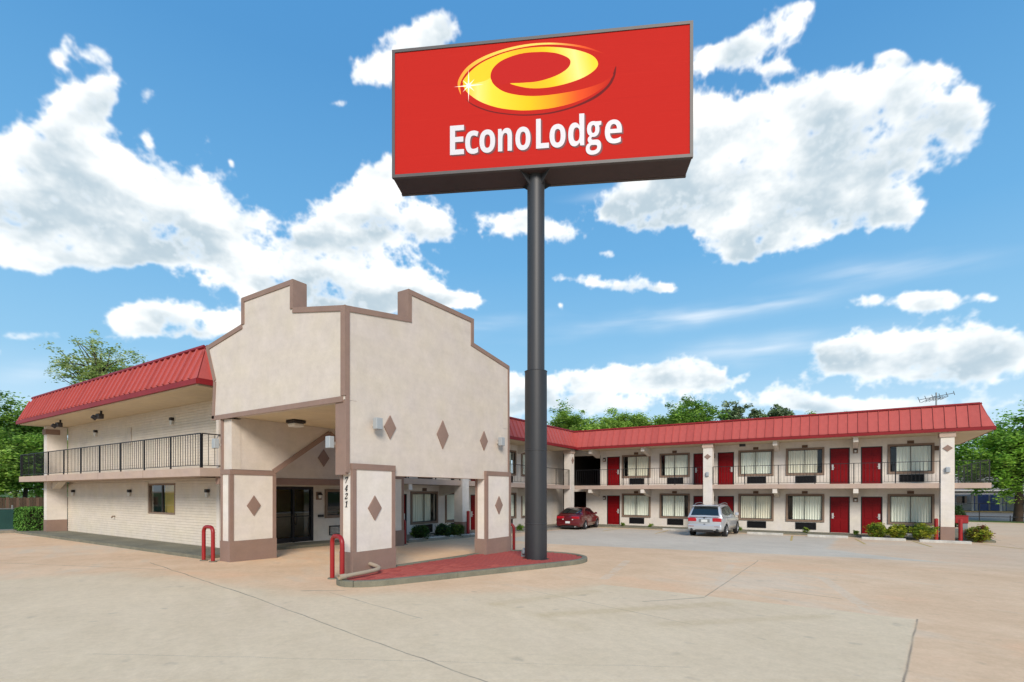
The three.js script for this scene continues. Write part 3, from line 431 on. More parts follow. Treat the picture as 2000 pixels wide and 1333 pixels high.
// the office wing, of painted brick
{
  const W = thing('office_wing', 'painted brick office wing with wrap-around balcony and red mansard roof, left of the canopy', 'building', 0, 0, -9.45), h0 = 0.46;
  const wx0 = -23.78, wx1 = -21.56, wy0 = 1.64, wy1 = 2.8, C = 0.1016;
  part(W, 'wall', plate(rect(-32.65, -18.51, 0.2, 5.86), 0.15, [rect(wx0, wx1, wy0, wy1)]), M.brick, 0, 0, -0.19);
  for (let k = 0; k < 54; k++) {                                     // brick courses, bed joints recessed
    const y0 = h0 + k * C, y1 = y0 + C - 0.007, r = rng(900 + k); if (y1 > 5.84) break; if (y1 > 2.97 && y0 < 3.25) continue;
    const runs = y1 > wy0 && y0 < wy1 ? [[-32.65, wx0 - 0.06], [wx1 + 0.06, -18.31]] : [[-32.65, -18.31]];
    for (const [a, b] of runs) { const z = -0.002 - 0.004 * r(); part(W, 'brick_course', boxB(a, b, y0, y1, -0.038, z), M.brick); }
  }
  part(W, 'wall', boxB(-18.5, -18.3, 0.2, 5.86, -0.19, -0.04), M.brick);
  part(W, 'side_wall', boxB(-32.65, -32.45, 0.2, 5.86, -8, -0.2), M.brick); part(W, 'back_wall', boxB(-32.65, -26.1, 0.2, 6.6, -8.2, -8.01), M.brick);
  part(W, 'ceiling', boxB(-32.4, -18.5, 5.6, 5.75, -8, -0.22), M.room); part(W, 'floor', boxB(-32.4, -18.5, 2.9, 3.1, -8, -0.22), M.room); part(W, 'partition', boxB(-26, -25.9, 0.3, 5.6, -8, -0.22), M.room); part(W, 'roof_deck', boxB(-32.9, -16.9, 6.6, 6.7, -8, 0.9), M.shingle);
  // sliding window
  const f = part(W, 'window', plate(rect(wx0 - 0.02, wx1 + 0.02, wy0 - 0.02, wy1 + 0.02), 0.09, [rect(wx0 + 0.045, wx1 - 0.045, wy0 + 0.045, wy1 - 0.045)]), M.trimBrown, 0, 0, -0.1);
  part(f, 'mullion', boxB(-22.7, -22.63, wy0 + 0.046, wy1 - 0.046, 0, 0.06), M.darkFrame); for (const [a, b] of [[wx0 + 0.045, -22.7], [-22.63, wx1 - 0.045]]) part(f, 'pane', new THREE.PlaneGeometry(b - a, wy1 - wy0 - 0.09).translate((a + b) / 2, (wy0 + wy1) / 2, 0.03), M.glass);
  part(W, 'balcony_slab', boxB(-34.2, -16.62, 2.98, 3.24, 0.004, 1.45), M.slab); part(W, 'balcony_slab', boxB(-34.2, -32.66, 2.983, 3.237, -7, 0.002), M.slab);
  part(W, 'slab_end', boxB(-18.29, -16.622, 2.982, 3.238, -0.6, 0.002), M.slab);
  for (const x of [-20.55, -24.46, -30.3]) part(W, 'expansion_joint', boxB(x, x + 0.014, 2.978, 3.242, 1.44, 1.454), M.taupe);
  part(W, 'soffit', boxB(-33.5, -16.5, 5.72, 5.77, 0.004, 1.58), M.soffit); part(W, 'soffit', boxB(-33.5, -32.66, 5.723, 5.765, -7, 0.002), M.soffit);
  for (const x of [-31.78, -25.4, -19.02]) smallLamp(W, x, 2.47); for (const x of [-29.0, -21.66]) smallLamp(W, x, 5.22);
  function smallLamp(P, x, y) { const l = part(P, 'wall_lamp', rbox(0.15, 0.12, 0.13, 0.02, x, y + 0.06, 0.06), M.lampDark); part(l, 'lamp_glass', new THREE.CylinderGeometry(0.055, 0.045, 0.16, 10).translate(x + 0.01, y - 0.08, 0.075), M.lampGlass); }
  for (const [x, z] of [[-29.6, 1.2], [-24.9, 1.25]]) { const l = part(W, 'floodlight', rbox(0.3, 0.2, 0.2, 0.03, x, 5.5, z), M.lampDark); part(l, 'bracket', box(0.06, 0.2, 0.06, x, 5.63, z - 0.05), M.black); part(l, 'flood_head', cyl(0.08, 0.1, 0.16, 12).rotateX(1.1).translate(x - 0.12, 5.45, z + 0.14), M.black); }
  part(W, 'wall_vent', box(0.34, 0.72, 0.03, -25.5, 4.85, 0.017), M.stucco); part(W, 'spigot', tube([V(-27.0, 1.42, 0), V(-27.0, 1.42, 0.1), V(-26.93, 1.36, 0.14)], 0.025, 8, 10), M.trimBrown);
  // pier at the far end
  const c = part(W, 'pier', boxB(-33.1, -32.7, 0.4, 5.7, 0.008, 0.8), M.stuccoWhite); part(c, 'column_base', boxB(-33.112, -32.688, 0.3, 1.12, 0.006, 0.812), M.taupe); part(c, 'capital', boxB(-33.14, -32.66, 5.3, 5.55, 0.3, 0.85), M.taupe);
  part(W, 'knee_brace', metric(new THREE.ExtrudeGeometry(shape([[0, 0], [0.9, 0], [0, -0.35]]), { depth: 0.3, bevelEnabled: false }).translate(-32.68, 2.975, 0.3)), M.brick);
  railing(W, V(-34.12, 3.24, 1.4), V(-16.68, 3.24, 1.4), 1.06, 0.16); railing(W, V(-16.68, 3.24, 1.36), V(-16.68, 3.24, 0.02), 1.06, 0.18); railing(W, V(-34.12, 3.24, 1.36), V(-34.12, 3.24, -6), 1.06, 0.25);
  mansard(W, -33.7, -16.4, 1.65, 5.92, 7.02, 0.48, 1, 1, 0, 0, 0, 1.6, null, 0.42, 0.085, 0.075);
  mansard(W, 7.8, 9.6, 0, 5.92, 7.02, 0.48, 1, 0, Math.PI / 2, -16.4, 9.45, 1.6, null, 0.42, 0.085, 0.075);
}

// ---------------------------------------------------------------- entrance canopy
const fontBold = await new FontLoader().loadAsync('fonts/droid/droid_sans_bold.typeface.json');
const fontSerif = await new FontLoader().loadAsync('fonts/droid/droid_serif_bold.typeface.json');
{
  const C = thing('entrance_canopy', 'cream stucco drive-through canopy with stepped parapets, taupe trim and diamonds', 'canopy', 0, 0, 0);
  const yE = 6.84, yS = 7.17, yP = 7.9, TH = 0.35;
  // front face (plane z = -7.95), right face (plane x = -9.83), back face, inner left wall
  const front = [[-15.77, 4.66], [-9.83, 4.66], [-9.83, yE], [-11.82, yS], [-11.82, yP], [-14.18, yP], [-14.18, yS], [-16.12, yE], [-15.68, 5.75]];
  part(C, 'front_fascia', plate(front, TH), M.stucco, 0, 0, -7.95 - TH);
  part(C, 'back_fascia', plate(front.map(([x, y]) => [Math.max(x, -15.37), y]), TH), M.stucco, 0, 0, -14.9);
  const side = [[8.05, 2.91], [14.83, 2.91], [14.83, 4.655], [14.55, 4.655], [14.55, 6.87], [12.81, yS], [12.81, yP], [10.06, yP], [10.06, yS], [8.3, 6.87], [8.3, 4.655], [8.05, 4.655]];
  const sf = part(C, 'side_fascia', plate(side, TH), M.stucco, -9.83 - TH, 0, 0); sf.rotation.y = Math.PI / 2;
  part(C, 'post', boxB(-10.19, -9.834, 2.9, 4.654, -8.046, -7.96), M.taupe); part(C, 'post', boxB(-10.19, -9.834, 2.9, 4.654, -14.9, -14.834), M.taupe);
  part(C, 'ceiling', boxB(-15.37, -10.182, 4.67, 4.76, -14.54, -8.302), M.soffit);
  part(C, 'roof_deck', boxB(-15.37, -10.182, 6.2, 6.3, -14.54, -8.302), M.shingle);
  const inner = [[8.302, 3.15], [9.38, 3.15], [11.37, 4.5], [13.38, 3.15], [14.54, 3.15], [14.54, 4.665], [8.302, 4.665]];
  const iw = part(C, 'inner_wall', plate(inner, 0.46), M.stucco, -15.35, 0, 0); iw.rotation.y = Math.PI / 2;
  part(C, 'inner_wall', boxB(-15.35, -14.89, 4.765, 6.8, -14.54, -8.302), M.stucco);
  // taupe trims: cap every edge of the parapets; bars are set a few millimetres proud of one another
  const capF = (a, b, k) => { const d = V(b[0] - a[0], b[1] - a[1], 0).normalize(), n = V(-d.y, d.x, 0), p = V(a[0], a[1], -7.95 - TH / 2), q = V(b[0], b[1], -7.95 - TH / 2); part(C, 'trim', bar(p.addScaledVector(n, -0.05), q.addScaledVector(n, -0.05), TH + 0.05 + 0.004 * k, 0.13, n), M.taupe); };
  [[8, 7], [7, 6], [6, 5], [5, 4], [4, 3], [3, 2], [8, 0]].forEach(([i, j], k) => { const a = front[j], b = front[i]; if (i === 8 && j === 0) capF(a, b, k % 3); else capF(b, a, k % 3); });
  part(C, 'trim', boxB(-15.79, -9.9, 4.61, 4.74, -7.96, -7.925), M.taupe);
  const capS = (a, b, k) => { const d = V(0, b[1] - a[1], -(b[0] - a[0])).normalize(), n = d.z === 0 ? V(0, 0, d.y > 0 ? 1 : -1) : V(0, -d.z, d.y).multiplyScalar(1), p = V(-9.83 - TH / 2, a[1], -a[0]), q = V(-9.83 - TH / 2, b[1], -b[0]); if (n.y < 0) n.negate(); part(C, 'trim', bar(p.addScaledVector(n, n.y > 0.1 ? -0.05 : 0), q.addScaledVector(n, n.y > 0.1 ? -0.05 : 0), TH + 0.05 + 0.004 * k, 0.13, n), M.taupe); };
  capS([7.95, yE], [10.12, yS], 0); capS([10.06, yS - 0.05], [10.06, yP], 1); capS([10.0, yP], [12.87, yP], 2); capS([12.81, yP], [12.81, yS - 0.05], 1); capS([12.75, yS], [14.9, yE], 0);
  part(C, 'corner_trim', boxB(-9.96, -9.8, 4.75, yE + 0.02, -7.952, -7.92), M.taupe); part(C, 'corner_trim', boxB(-9.832, -9.8, 2.95, yE + 0.018, -8.06, -7.953), M.taupe);
  part(C, 'corner_trim', boxB(-9.832, -9.8, 2.95, yE, -14.9, -14.83), M.taupe);
  // pillars
  const pillar = (x0, x1, z0, z1, top, faces) => {
    const yb = groundY((z0 + z1) / 2) - 0.05, hb = yb + 0.66, p = part(C, 'pillar', boxB(x0 + 0.02, x1 - 0.02, yb, top - 0.01, z0 + 0.02, z1 - 0.02), M.stuccoWhite), w = 0.11;
    part(p, 'pillar_base', boxB(x0 - 0.012, x1 + 0.012, yb - 0.1, hb, z0 - 0.012, z1 + 0.012), M.taupe); part(p, 'cap_trim', boxB(x0 - 0.006, x1 + 0.006, top - 0.14, top, z0 - 0.006, z1 + 0.006), M.taupe);
    for (const [a, b] of [[x0, x0 + w * 0.8], [x1 - w * 0.8, x1]]) for (const [c, d] of [[z0, z0 + w], [z1 - w, z1]]) part(p, 'corner_trim', boxB(a, b, hb + 0.001, top - 0.141, c, d), M.taupe);
    const y = (hb + top) / 2 - 0.02; const d = part(p, 'diamond', diamondGeo(0.42, 0.6), M.taupe, x1 - 0.02, y, (z0 + z1) / 2); d.rotation.y = Math.PI / 2;
    return p;
  };
  const fr = pillar(-10.2, -9.74, -9.46, -8.1, 3.17); pillar(-10.2, -9.74, -14.9, -13.45, 3.17); pillar(-15.37, -14.86, -9.4, -7.97, 3.14); pillar(-15.37, -14.86, -14.9, -13.4, 3.14);
  // gable trim over the way through
  for (const [a, b, k] of [[[9.32, 3.12], [11.37, 4.5], 0], [[11.37, 4.5], [13.44, 3.12], 1]]) part(C, 'gable_trim', bar(V(-14.87 + 0.003 * k, a[1], -a[0]), V(-14.87 + 0.003 * k, b[1], -b[0]), 0.06, 0.15, V(0, 1, 0)), M.taupe);
  part(C, 'corner_trim', boxB(-15.39, -15.3, 3.0, 4.605, -8.33, -7.98), M.taupe); part(C, 'wall_end', boxB(-15.298, -14.88, 3.15, 4.6, -8.3, -8.03), M.stucco);
  // diamonds, flood boxes and ceiling lights
  for (const [z, y, w, h] of [[-9.35, 4.15, 0.4, 0.6], [-11.4, 4.15, 0.5, 0.82], [-13.42, 4.14, 0.4, 0.62]]) { const d = part(C, 'diamond', diamondGeo(w, h), M.taupe, -9.83, y, z); d.rotation.y = Math.PI / 2; }
  const flood = (x, y, z, ax) => { const l = part(C, 'flood_box', rbox(ax ? 0.14 : 0.16, 0.28, ax ? 0.2 : 0.14, 0.015, x, y, z), M.lampGrey); part(l, 'bracket', box(ax ? 0.12 : 0.07, 0.07, ax ? 0.07 : 0.12, x - (ax ? 0.1 : 0), y - 0.03, z - (ax ? 0 : 0.1)), M.steel); };
  flood(-9.66, 4.17, -8.8, true); flood(-9.66, 4.17, -14.2, true); flood(-10.24, 3.67, -7.84, false); flood(-15.4, 3.9, -7.84, false);
  for (const [x, z] of [[-14.0, -9.5], [-13.9, -11.3], [-11.6, -12.6]]) { const l = part(C, 'ceiling_lamp', rbox(0.42, 0.1, 0.42, 0.03, x, 4.62, z), M.lampDark); part(l, 'lamp_glass', rbox(0.36, 0.12, 0.36, 0.05, x, 4.515, z), M.lampGlass); }
  // house number, set down the narrow front of the corner pillar
  const digits = ['7', '4', '2', '1'];
  digits.forEach((ch, i) => { const g = new THREE.ExtrudeGeometry(fontSerif.generateShapes(ch, 0.15), { depth: 0.012, bevelEnabled: false }); g.computeBoundingBox(); g.translate(-(g.boundingBox.min.x + g.boundingBox.max.x) / 2, 0, 0); g.applyMatrix4(new THREE.Matrix4().set(0.85, 0.22, 0, 0, 0, 1, 0, 0, 0, 0, 1, 0, 0, 0, 0, 1)); const d = part(fr, 'number', g, M.black, -10.0, 2.7 - i * 0.19, -8.119); d.userData.label = 'black number ' + ch; });
}
// ---------------------------------------------------------------- planted island of red pavers with a concrete kerb
const ISLAND = [[-9.55, -7.65], [-9.3, -7.28], [-8.85, -7.17], [-8.45, -7.5], [-8.14, -8.34], [-7.75, -9.66], [-7.3, -11.2], [-6.78, -13.0], [-6.6, -13.9], [-6.8, -14.75], [-7.4, -15.32], [-8.1, -15.5], [-9.0, -15.42], [-9.8, -15.1], [-10.15, -14.6], [-10.1, -12], [-10.0, -9.6], [-9.8, -8.4]];
{
  const I = thing('traffic_island', 'kerbed island of red pavers round the sign pole and canopy pillars', 'island', 0, 0, 0);
  const c = new THREE.CatmullRomCurve3(ISLAND.map(([x, z]) => V(x, 0, z)), true, 'centripetal'), N = 110, outer = [], inner = [];
  for (let i = 0; i < N; i++) { const p = c.getPointAt(i / N), t = c.getTangentAt(i / N), n = V(t.z, 0, -t.x), s = 0.16; outer.push([p.x, p.z]); inner.push([p.x - n.x * s, p.z - n.z * s]); }
  if (!inside(inner[40][0], inner[40][1], outer)) for (let i = 0; i < N; i++) { inner[i][0] = 2 * outer[i][0] - inner[i][0]; inner[i][1] = 2 * outer[i][1] - inner[i][1]; }
  const flatUp = (pts, hole, h0, h1, bevel) => { const g = new THREE.ExtrudeGeometry(shape(pts.map(([x, z]) => [x, -z]), hole ? [hole.map(([x, z]) => [x, -z])] : []), { depth: h1 - h0 - (bevel || 0), bevelEnabled: !!bevel, bevelSize: bevel || 0, bevelOffset: -(bevel || 0), bevelThickness: bevel || 0, bevelSegments: 2 }).rotateX(-Math.PI / 2).translate(0, h0, 0); return drape(metric(g)); };
  // the kerb in cast lengths with open joints
  const cuts = [0, 6, 20, 36, 52, 66, 82, 96, 110];
  for (let k = 0; k + 1 < cuts.length; k++) { const o = [], q = []; for (let i = cuts[k]; i <= cuts[k + 1]; i++) { o.push(outer[i % N]); q.unshift(inner[i % N]); } const last = o.length - 1; const sh = (a, b, t) => [lerp(a[0], b[0], t), lerp(a[1], b[1], t)]; o[0] = sh(o[0], o[1], 0.06); q[last] = sh(q[last], q[last - 1], 0.06); part(I, 'kerb', flatUp([...o, ...q], null, -0.1, 0.13, 0.018), M.kerb); }
  part(I, 'sand_bed', flatUp(inner.map(([x, z], i) => [lerp(x, outer[i][0], 0.02), lerp(z, outer[i][1], 0.02)]), null, -0.05, 0.095), M.mulch);
  const pavMats = [0xc0605a, 0xca6a60, 0xb65852, 0xc4655c].map((h) => new THREE.MeshPhysicalMaterial({ color: h, roughness: 0.95, specularIntensity: 0.3, map: concreteMap, bumpMap: grainBump, bumpScale: 0.003 })), r = rng(31), spots = [];
  const A = Math.atan2(-1, 0.28), ux = Math.cos(A), uz = Math.sin(A), w = 0.2, d = 0.1;
  for (let j = -60; j < 60; j++) for (let i = -60; i < 60; i++) { const a = (i + (j & 1) * 0.5) * w, b = j * d, x = -8.4 + ux * a - uz * b, z = -11.3 + uz * a + ux * b; if (polyDist(x, z, inner) > 0.055 && !(x < -9.72 && (z > -9.5 || z < -13.4)) && Math.hypot(x + 7.9, z + 13.46) > 0.42) spots.push([x, z]); }
  spots.sort((p, q) => Math.hypot(p[0], p[1]) - Math.hypot(q[0], q[1]));
  const pav = rbox(w - 0.008, 0.06, d - 0.008, 0.008), rest = [];
  spots.forEach(([x, z], k) => {
    const y = groundY(z) + 0.075 + 0.007 * r(), m = new THREE.Matrix4().makeRotationY(-A + (r() - 0.5) * 0.03).setPosition(x, y, z);
    if (k < 300) { const p = part(I, 'paver', pav, pavMats[Math.floor(r() * 4)]); p.position.set(x, y, z); p.rotation.y = -A + (r() - 0.5) * 0.03; } else rest.push(box(w - 0.008, 0.06, d - 0.008).applyMatrix4(m));
  });
  if (rest.length) { const p = part(I, 'pavers', merge(rest), pavMats[0]); p.userData.kind = 'stuff'; }
}
// ---------------------------------------------------------------- pylon sign
{
  const y0 = groundY(-13.46) + 0.1, S = thing('pylon_sign', 'tall pole sign with red face, gold swoosh and white lettering', 'sign', -7.9, y0, -13.46, THREE.MathUtils.degToRad(26.7)), Y = (v) => v - y0;
  const pole = part(S, 'pole', merge([cyl(0.262, 0.262, Y(12.05) - Y(6.1), 40, 0, (Y(12.05) + Y(6.1)) / 2, 0)]), M.pole);
  part(pole, 'sleeve', cyl(0.335, 0.335, Y(1.54), 48, 0, Y(1.54) / 2, 0), M.poleDark); part(pole, 'sleeve', cyl(0.332, 0.332, Y(3.74) - Y(1.55), 48, 0, (Y(3.74) + Y(1.55)) / 2, 0), M.poleDark); part(pole, 'sleeve', cyl(0.335, 0.335, Y(6.12) - Y(3.75), 48, 0, (Y(6.12) + Y(3.75)) / 2, 0), M.poleDark);
  for (const y of [1.545, 3.745, 6.13]) part(pole, 'weld_ring', new THREE.TorusGeometry(0.335, 0.012, 8, 48).rotateX(Math.PI / 2).translate(0, Y(y), 0), M.pole);
  for (let k = 0; k < 4; k++) { const g = new THREE.ExtrudeGeometry(shape([[0.25, 0], [0.62, 0], [0.25, -0.3]]), { depth: 0.02, bevelEnabled: false }).translate(0, Y(11.995), -0.01).rotateY(k * Math.PI / 2 + 0.785); part(pole, 'gusset', g, M.pole); }
  const xL = -4.33, xR = 4.5, yB = Y(12.0), yT = Y(15.87), fz = 0.5;
  const cab = part(S, 'cabinet', boxB(xL + 0.02, xR - 0.02, yB + 0.01, yT - 0.01, -fz + 0.02, fz - 0.03), M.signBelly);
  const bars = [[xL, xR, yB, yB + 0.09], [xL, xR, yT - 0.09, yT], [xL, xL + 0.09, yB + 0.091, yT - 0.091], [xR - 0.09, xR, yB + 0.091, yT - 0.091]];
  for (const s of [1, -1]) for (const [a, b, c, d] of bars) part(cab, 'frame_bar', boxB(a, b, c, d, s > 0 ? fz - 0.1 : -fz, s > 0 ? fz : -fz + 0.1), M.signFrame);
  // printed face
  const W = 2048, H = 876, cv = document.createElement('canvas'); cv.width = W; cv.height = H; const g = cv.getContext('2d');
  const P = (x, y) => { const u = (x - 100) / 1790, t = 262 - 182 * u, b = 1018 - 113 * u; return [u * W, (y - t) / (b - t) * H]; };
  g.fillStyle = '#b92922'; g.fillRect(0, 0, W, H);
  const rr = rng(8); for (let i = 0; i < 260; i++) { const x = rr() * W, y = rr() * H, l = 60 + rr() * 340; g.globalAlpha = 0.035 + 0.05 * rr(); g.fillStyle = rr() < 0.6 ? '#9a1b1e' : '#d8403a'; g.fillRect(x - l / 2, y, l, 1 + rr() * 5); } g.globalAlpha = 1;
  const spline = (pts, closed = true) => { const q = pts.map(([x, y]) => P(x, y)), n = q.length, at = (i) => closed ? q[(i + n) % n] : q[Math.max(0, Math.min(n - 1, i))]; g.beginPath(); g.moveTo(...q[0]); for (let i = 0; i < (closed ? n : n - 1); i++) { const a = at(i - 1), b = at(i), c = at(i + 1), d = at(i + 2); g.bezierCurveTo(b[0] + (c[0] - a[0]) / 6, b[1] + (c[1] - a[1]) / 6, c[0] - (d[0] - b[0]) / 6, c[1] - (d[1] - b[1]) / 6, c[0], c[1]); } };
  const grad = (x0, y0_, x1, y1, stops) => { const G = g.createLinearGradient(...P(x0, y0_), ...P(x1, y1)); for (const [t, c] of stops) G.addColorStop(t, c); return G; };
  spline([[548, 545], [600, 580], [700, 618], [820, 638], [940, 643], [1080, 628], [1220, 588], [1340, 525], [1420, 450], [1458, 350], [1464, 352], [1455, 410], [1420, 475], [1340, 545], [1220, 600], [1080, 638], [940, 651], [820, 645], [700, 626], [600, 588]]); g.fillStyle = '#6d2526'; g.fill();
  spline([[520, 518], [500, 460], [512, 410], [560, 345], [650, 285], [780, 235], [920, 203], [1060, 192], [1190, 200], [1300, 222], [1400, 265], [1300, 234], [1190, 212], [1060, 204], [930, 216], [790, 249], [665, 300], [575, 360], [528, 420], [515, 465]]); g.fillStyle = grad(500, 460, 1400, 250, [[0, '#f7a13a'], [0.25, '#fcc95a'], [0.65, '#fbd36a'], [0.85, '#e8602f'], [1, '#b92922']]); g.fill();
  // lower sweep, then upper arm of the swoosh
  spline([[536, 445], [585, 375], [700, 330], [706, 395], [722, 450], [790, 500], [900, 524], [1010, 526], [1130, 512], [1260, 486], [1380, 445], [1446, 392], [1420, 440], [1340, 510], [1220, 568], [1090, 602], [980, 615], [880, 617], [760, 602], [650, 566], [575, 518], [542, 480]]);
  g.fillStyle = grad(536, 470, 1440, 400, [[0, '#f3b92f'], [0.1, '#f3dc7c'], [0.2, '#f9d443'], [0.45, '#f8bf27'], [0.62, '#f09a26'], [0.78, '#e2552a'], [1, '#b92922']]); g.fill();
  spline([[536, 448], [560, 395], [640, 325], [760, 268], [880, 234], [1000, 219], [1120, 221], [1230, 238], [1320, 272], [1356, 318], [1340, 362], [1270, 412], [1170, 450], [1060, 474], [960, 479], [880, 466], [826, 447], [900, 444], [1000, 434], [1100, 402], [1166, 362], [1192, 322], [1178, 288], [1110, 260], [1000, 251], [890, 262], [780, 302], [720, 355], [705, 410], [640, 440]]);
  g.fillStyle = grad(830, 455, 1330, 300, [[0, '#e2612b'], [0.2, '#f09a26'], [0.5, '#f9c62f'], [0.8, '#f5e08a'], [1, '#f8cf3c']]); g.save(); g.clip(); g.fillRect(0, 0, W, H); g.fillStyle = grad(536, 450, 1060, 240, [[0, '#f5c736'], [0.55, '#f9c62f'], [1, 'rgba(249,198,47,0)']]); const e0 = P(500, 180), e1 = P(1100, 258); g.fillRect(e0[0], 0, e1[0] - e0[0], H); g.restore();
  g.fillStyle = '#b92922'; spline([[1060, 252], [1120, 262], [1180, 290], [1192, 322], [1166, 362], [1100, 402], [1000, 434], [900, 444], [826, 447], [770, 455], [722, 440], [705, 405], [722, 352], [782, 301], [890, 262], [1000, 251]]); g.fill(); g.globalAlpha = 0.45; g.fillStyle = '#b9282a'; g.fill(); g.globalAlpha = 1;
  { const [sx, sy] = P(568, 462); g.fillStyle = 'rgba(255,252,235,0.95)'; for (let k = 0; k < 8; k++) { const a = k * Math.PI / 4, l = k % 2 ? 62 : k % 4 === 0 ? 108 : 120, w = 6; g.beginPath(); g.moveTo(sx + Math.cos(a) * l, sy + Math.sin(a) * l); g.lineTo(sx + Math.cos(a + 1.57) * w, sy + Math.sin(a + 1.57) * w); g.lineTo(sx + Math.cos(a - 1.57) * w, sy + Math.sin(a - 1.57) * w); g.fill(); } g.beginPath(); g.arc(sx, sy, 15, 0, 6.3); g.fill(); }
  const ft = new THREE.CanvasTexture(cv); ft.colorSpace = THREE.SRGBColorSpace; ft.anisotropy = 8;
  const fw = xR - xL - 0.18, fh = yT - yB - 0.18, faceMat = new THREE.MeshPhysicalMaterial({ map: ft, roughness: 0.8, specularIntensity: 0.15 });
  const face = part(S, 'sign_face', new THREE.PlaneGeometry(fw, fh).translate((xL + xR) / 2, (yB + yT) / 2, fz - 0.025), faceMat);
  const backFace = part(S, 'sign_face', new THREE.PlaneGeometry(fw, fh).rotateY(Math.PI).translate((xL + xR) / 2, (yB + yT) / 2, -fz + 0.01), new THREE.MeshStandardMaterial({ color: 0xb92922, roughness: 0.55 }));
  // lettering: white letters and their printed darker edge
  const cap = 0.236 * fh, probe = new THREE.ShapeGeometry(fontBold.generateShapes('E', 1)); probe.computeBoundingBox(); const size = cap / probe.boundingBox.max.y, base = yB + 0.09 + fh * (1 - 0.873);
  const spans = [[452, 540], [548, 631], [637, 734], [752, 838], [859, 951], [985, 1063], [1067, 1163], [1179, 1275], [1284, 1376], [1397, 1497]];
  [...'EconoLodge'].forEach((ch, i) => {
    const sh = fontBold.generateShapes(ch, size), a = new THREE.ShapeGeometry(sh); a.computeBoundingBox(); const bb = a.boundingBox, x0 = xL + 0.09 + fw * (spans[i][0] - 100) / 1790, x1 = xL + 0.09 + fw * (spans[i][1] - 100) / 1790, sx = (x1 - x0) / (bb.max.x - bb.min.x);
    const m = new THREE.Matrix4().makeTranslation(x0 - bb.min.x * sx, base, 0).multiply(new THREE.Matrix4().makeScale(sx, 1, 1));
    const l = part(face, 'letter', new THREE.ExtrudeGeometry(sh, { depth: 0.006, bevelEnabled: false, curveSegments: 10 }).applyMatrix4(m), M.letter, 0, 0, fz - 0.013); l.userData.label = 'white letter ' + ch;
    part(l, 'letter_edge', new THREE.ShapeGeometry(sh, 10).applyMatrix4(m), M.letterShade, 0.045, -0.035, -0.006);
  });
}
// small floodlight at the foot of the pole
{
  const F = thing('ground_floodlight', 'small grey floodlight on the pavers at the foot of the sign pole', 'floodlight', -8.42, groundY(-13.75) + 0.105, -13.75, 0.4);
  part(F, 'base_plate', rbox(0.3, 0.04, 0.22, 0.01, 0, 0.02, 0), M.galv); part(F, 'housing', rbox(0.26, 0.2, 0.14, 0.03, 0, 0.17, 0).rotateX(-0.4), M.lampGrey); part(F, 'yoke', merge([box(0.02, 0.16, 0.04, -0.14, 0.11, 0.01), box(0.02, 0.16, 0.04, 0.14, 0.11, 0.01)]), M.galv);
}
// drain pipe lying across the kerb at the corner pillar
{
  const P = thing('drain_pipe', 'beige drain pipe lying over the kerb at the corner pillar', 'pipe', 0, 0, 0), y = groundY(-7.6) + 0.13;
  part(P, 'pipe', tube([V(-9.02, y + 0.07, -7.14), V(-9.05, y + 0.075, -7.5), V(-9.1, y + 0.075, -8.0), V(-9.22, y + 0.08, -8.42), V(-9.42, y + 0.1, -8.56), V(-9.72, y + 0.14, -8.6)], 0.048, 16, 60), M.pipe);
  part(P, 'coupling', cyl(0.06, 0.06, 0.14, 20).rotateX(Math.PI / 2).translate(-9.03, y + 0.072, -7.24), M.pipe);
}
// hoop bollards, post bollards
function hoop(x0, z0, x1, z1, h, label) {
  const cx = (x0 + x1) / 2, cz = (z0 + z1) / 2, L = Math.hypot(x1 - x0, z1 - z0), B = thing('hoop_bollard', label, 'bollard', cx, groundY(cz), cz, Math.atan2(-(z1 - z0), x1 - x0), 'red hoop bollards'), r = Math.min(0.16, L / 2 - 0.02), pts = [];
  pts.push(V(-L / 2, -0.05, 0), V(-L / 2, h * 0.5, 0)); for (let k = 0; k <= 6; k++) { const a = Math.PI - k / 6 * Math.PI / 2; pts.push(V(-L / 2 + r + r * Math.cos(a), h - r + r * Math.sin(a), 0)); } for (let k = 0; k <= 6; k++) { const a = Math.PI / 2 - k / 6 * Math.PI / 2; pts.push(V(L / 2 - r + r * Math.cos(a), h - r + r * Math.sin(a), 0)); } pts.push(V(L / 2, h * 0.5, 0), V(L / 2, -0.05, 0));
  part(B, 'hoop', tube(pts, 0.052, 14, 90), M.bollard); for (const s of [-1, 1]) part(B, 'footing', cyl(0.1, 0.11, 0.03, 16, s * L / 2, 0.01, 0), M.kerb);
}
hoop(-10.02, -7.74, -9.52, -7.62, 1.0, 'red hoop bollard in front of the numbered corner pillar');
hoop(-15.82, -7.72, -15.3, -7.72, 1.0, 'red hoop bollard at the end of the brick wall walkway');
hoop(-10.45, -15.35, -9.98, -15.45, 1.0, 'red hoop bollard between the far canopy pillar and the sign pole');
hoop(-15.75, -15.35, -15.2, -15.3, 1.0, 'red hoop bollard in the shade behind the canopy, near a red door');
function postBollard(x, z, y, h, label, r = 0.085) { const B = thing('post_bollard', label, 'bollard', x, y, z, 0, 'red post bollards'); part(B, 'post', merge([cyl(r, r, h, 18, 0, h / 2, 0), new THREE.SphereGeometry(r, 18, 8, 0, 6.2832, 0, 1.5708).scale(1, 0.5, 1).translate(0, h, 0)]), M.bollard); part(B, 'footing', cyl(r + 0.05, r + 0.06, 0.03, 18, 0, 0.012, 0), M.kerb); }
postBollard(-16.2, -20.78, groundY(-20.8) + 0.1, 1.15, 'red post bollard on the canopy side of the column behind the canopy'); postBollard(-16.0, -21.25, groundY(-21.2) + 0.1, 1.15, 'red post bollard on the sign side of the column behind the canopy');
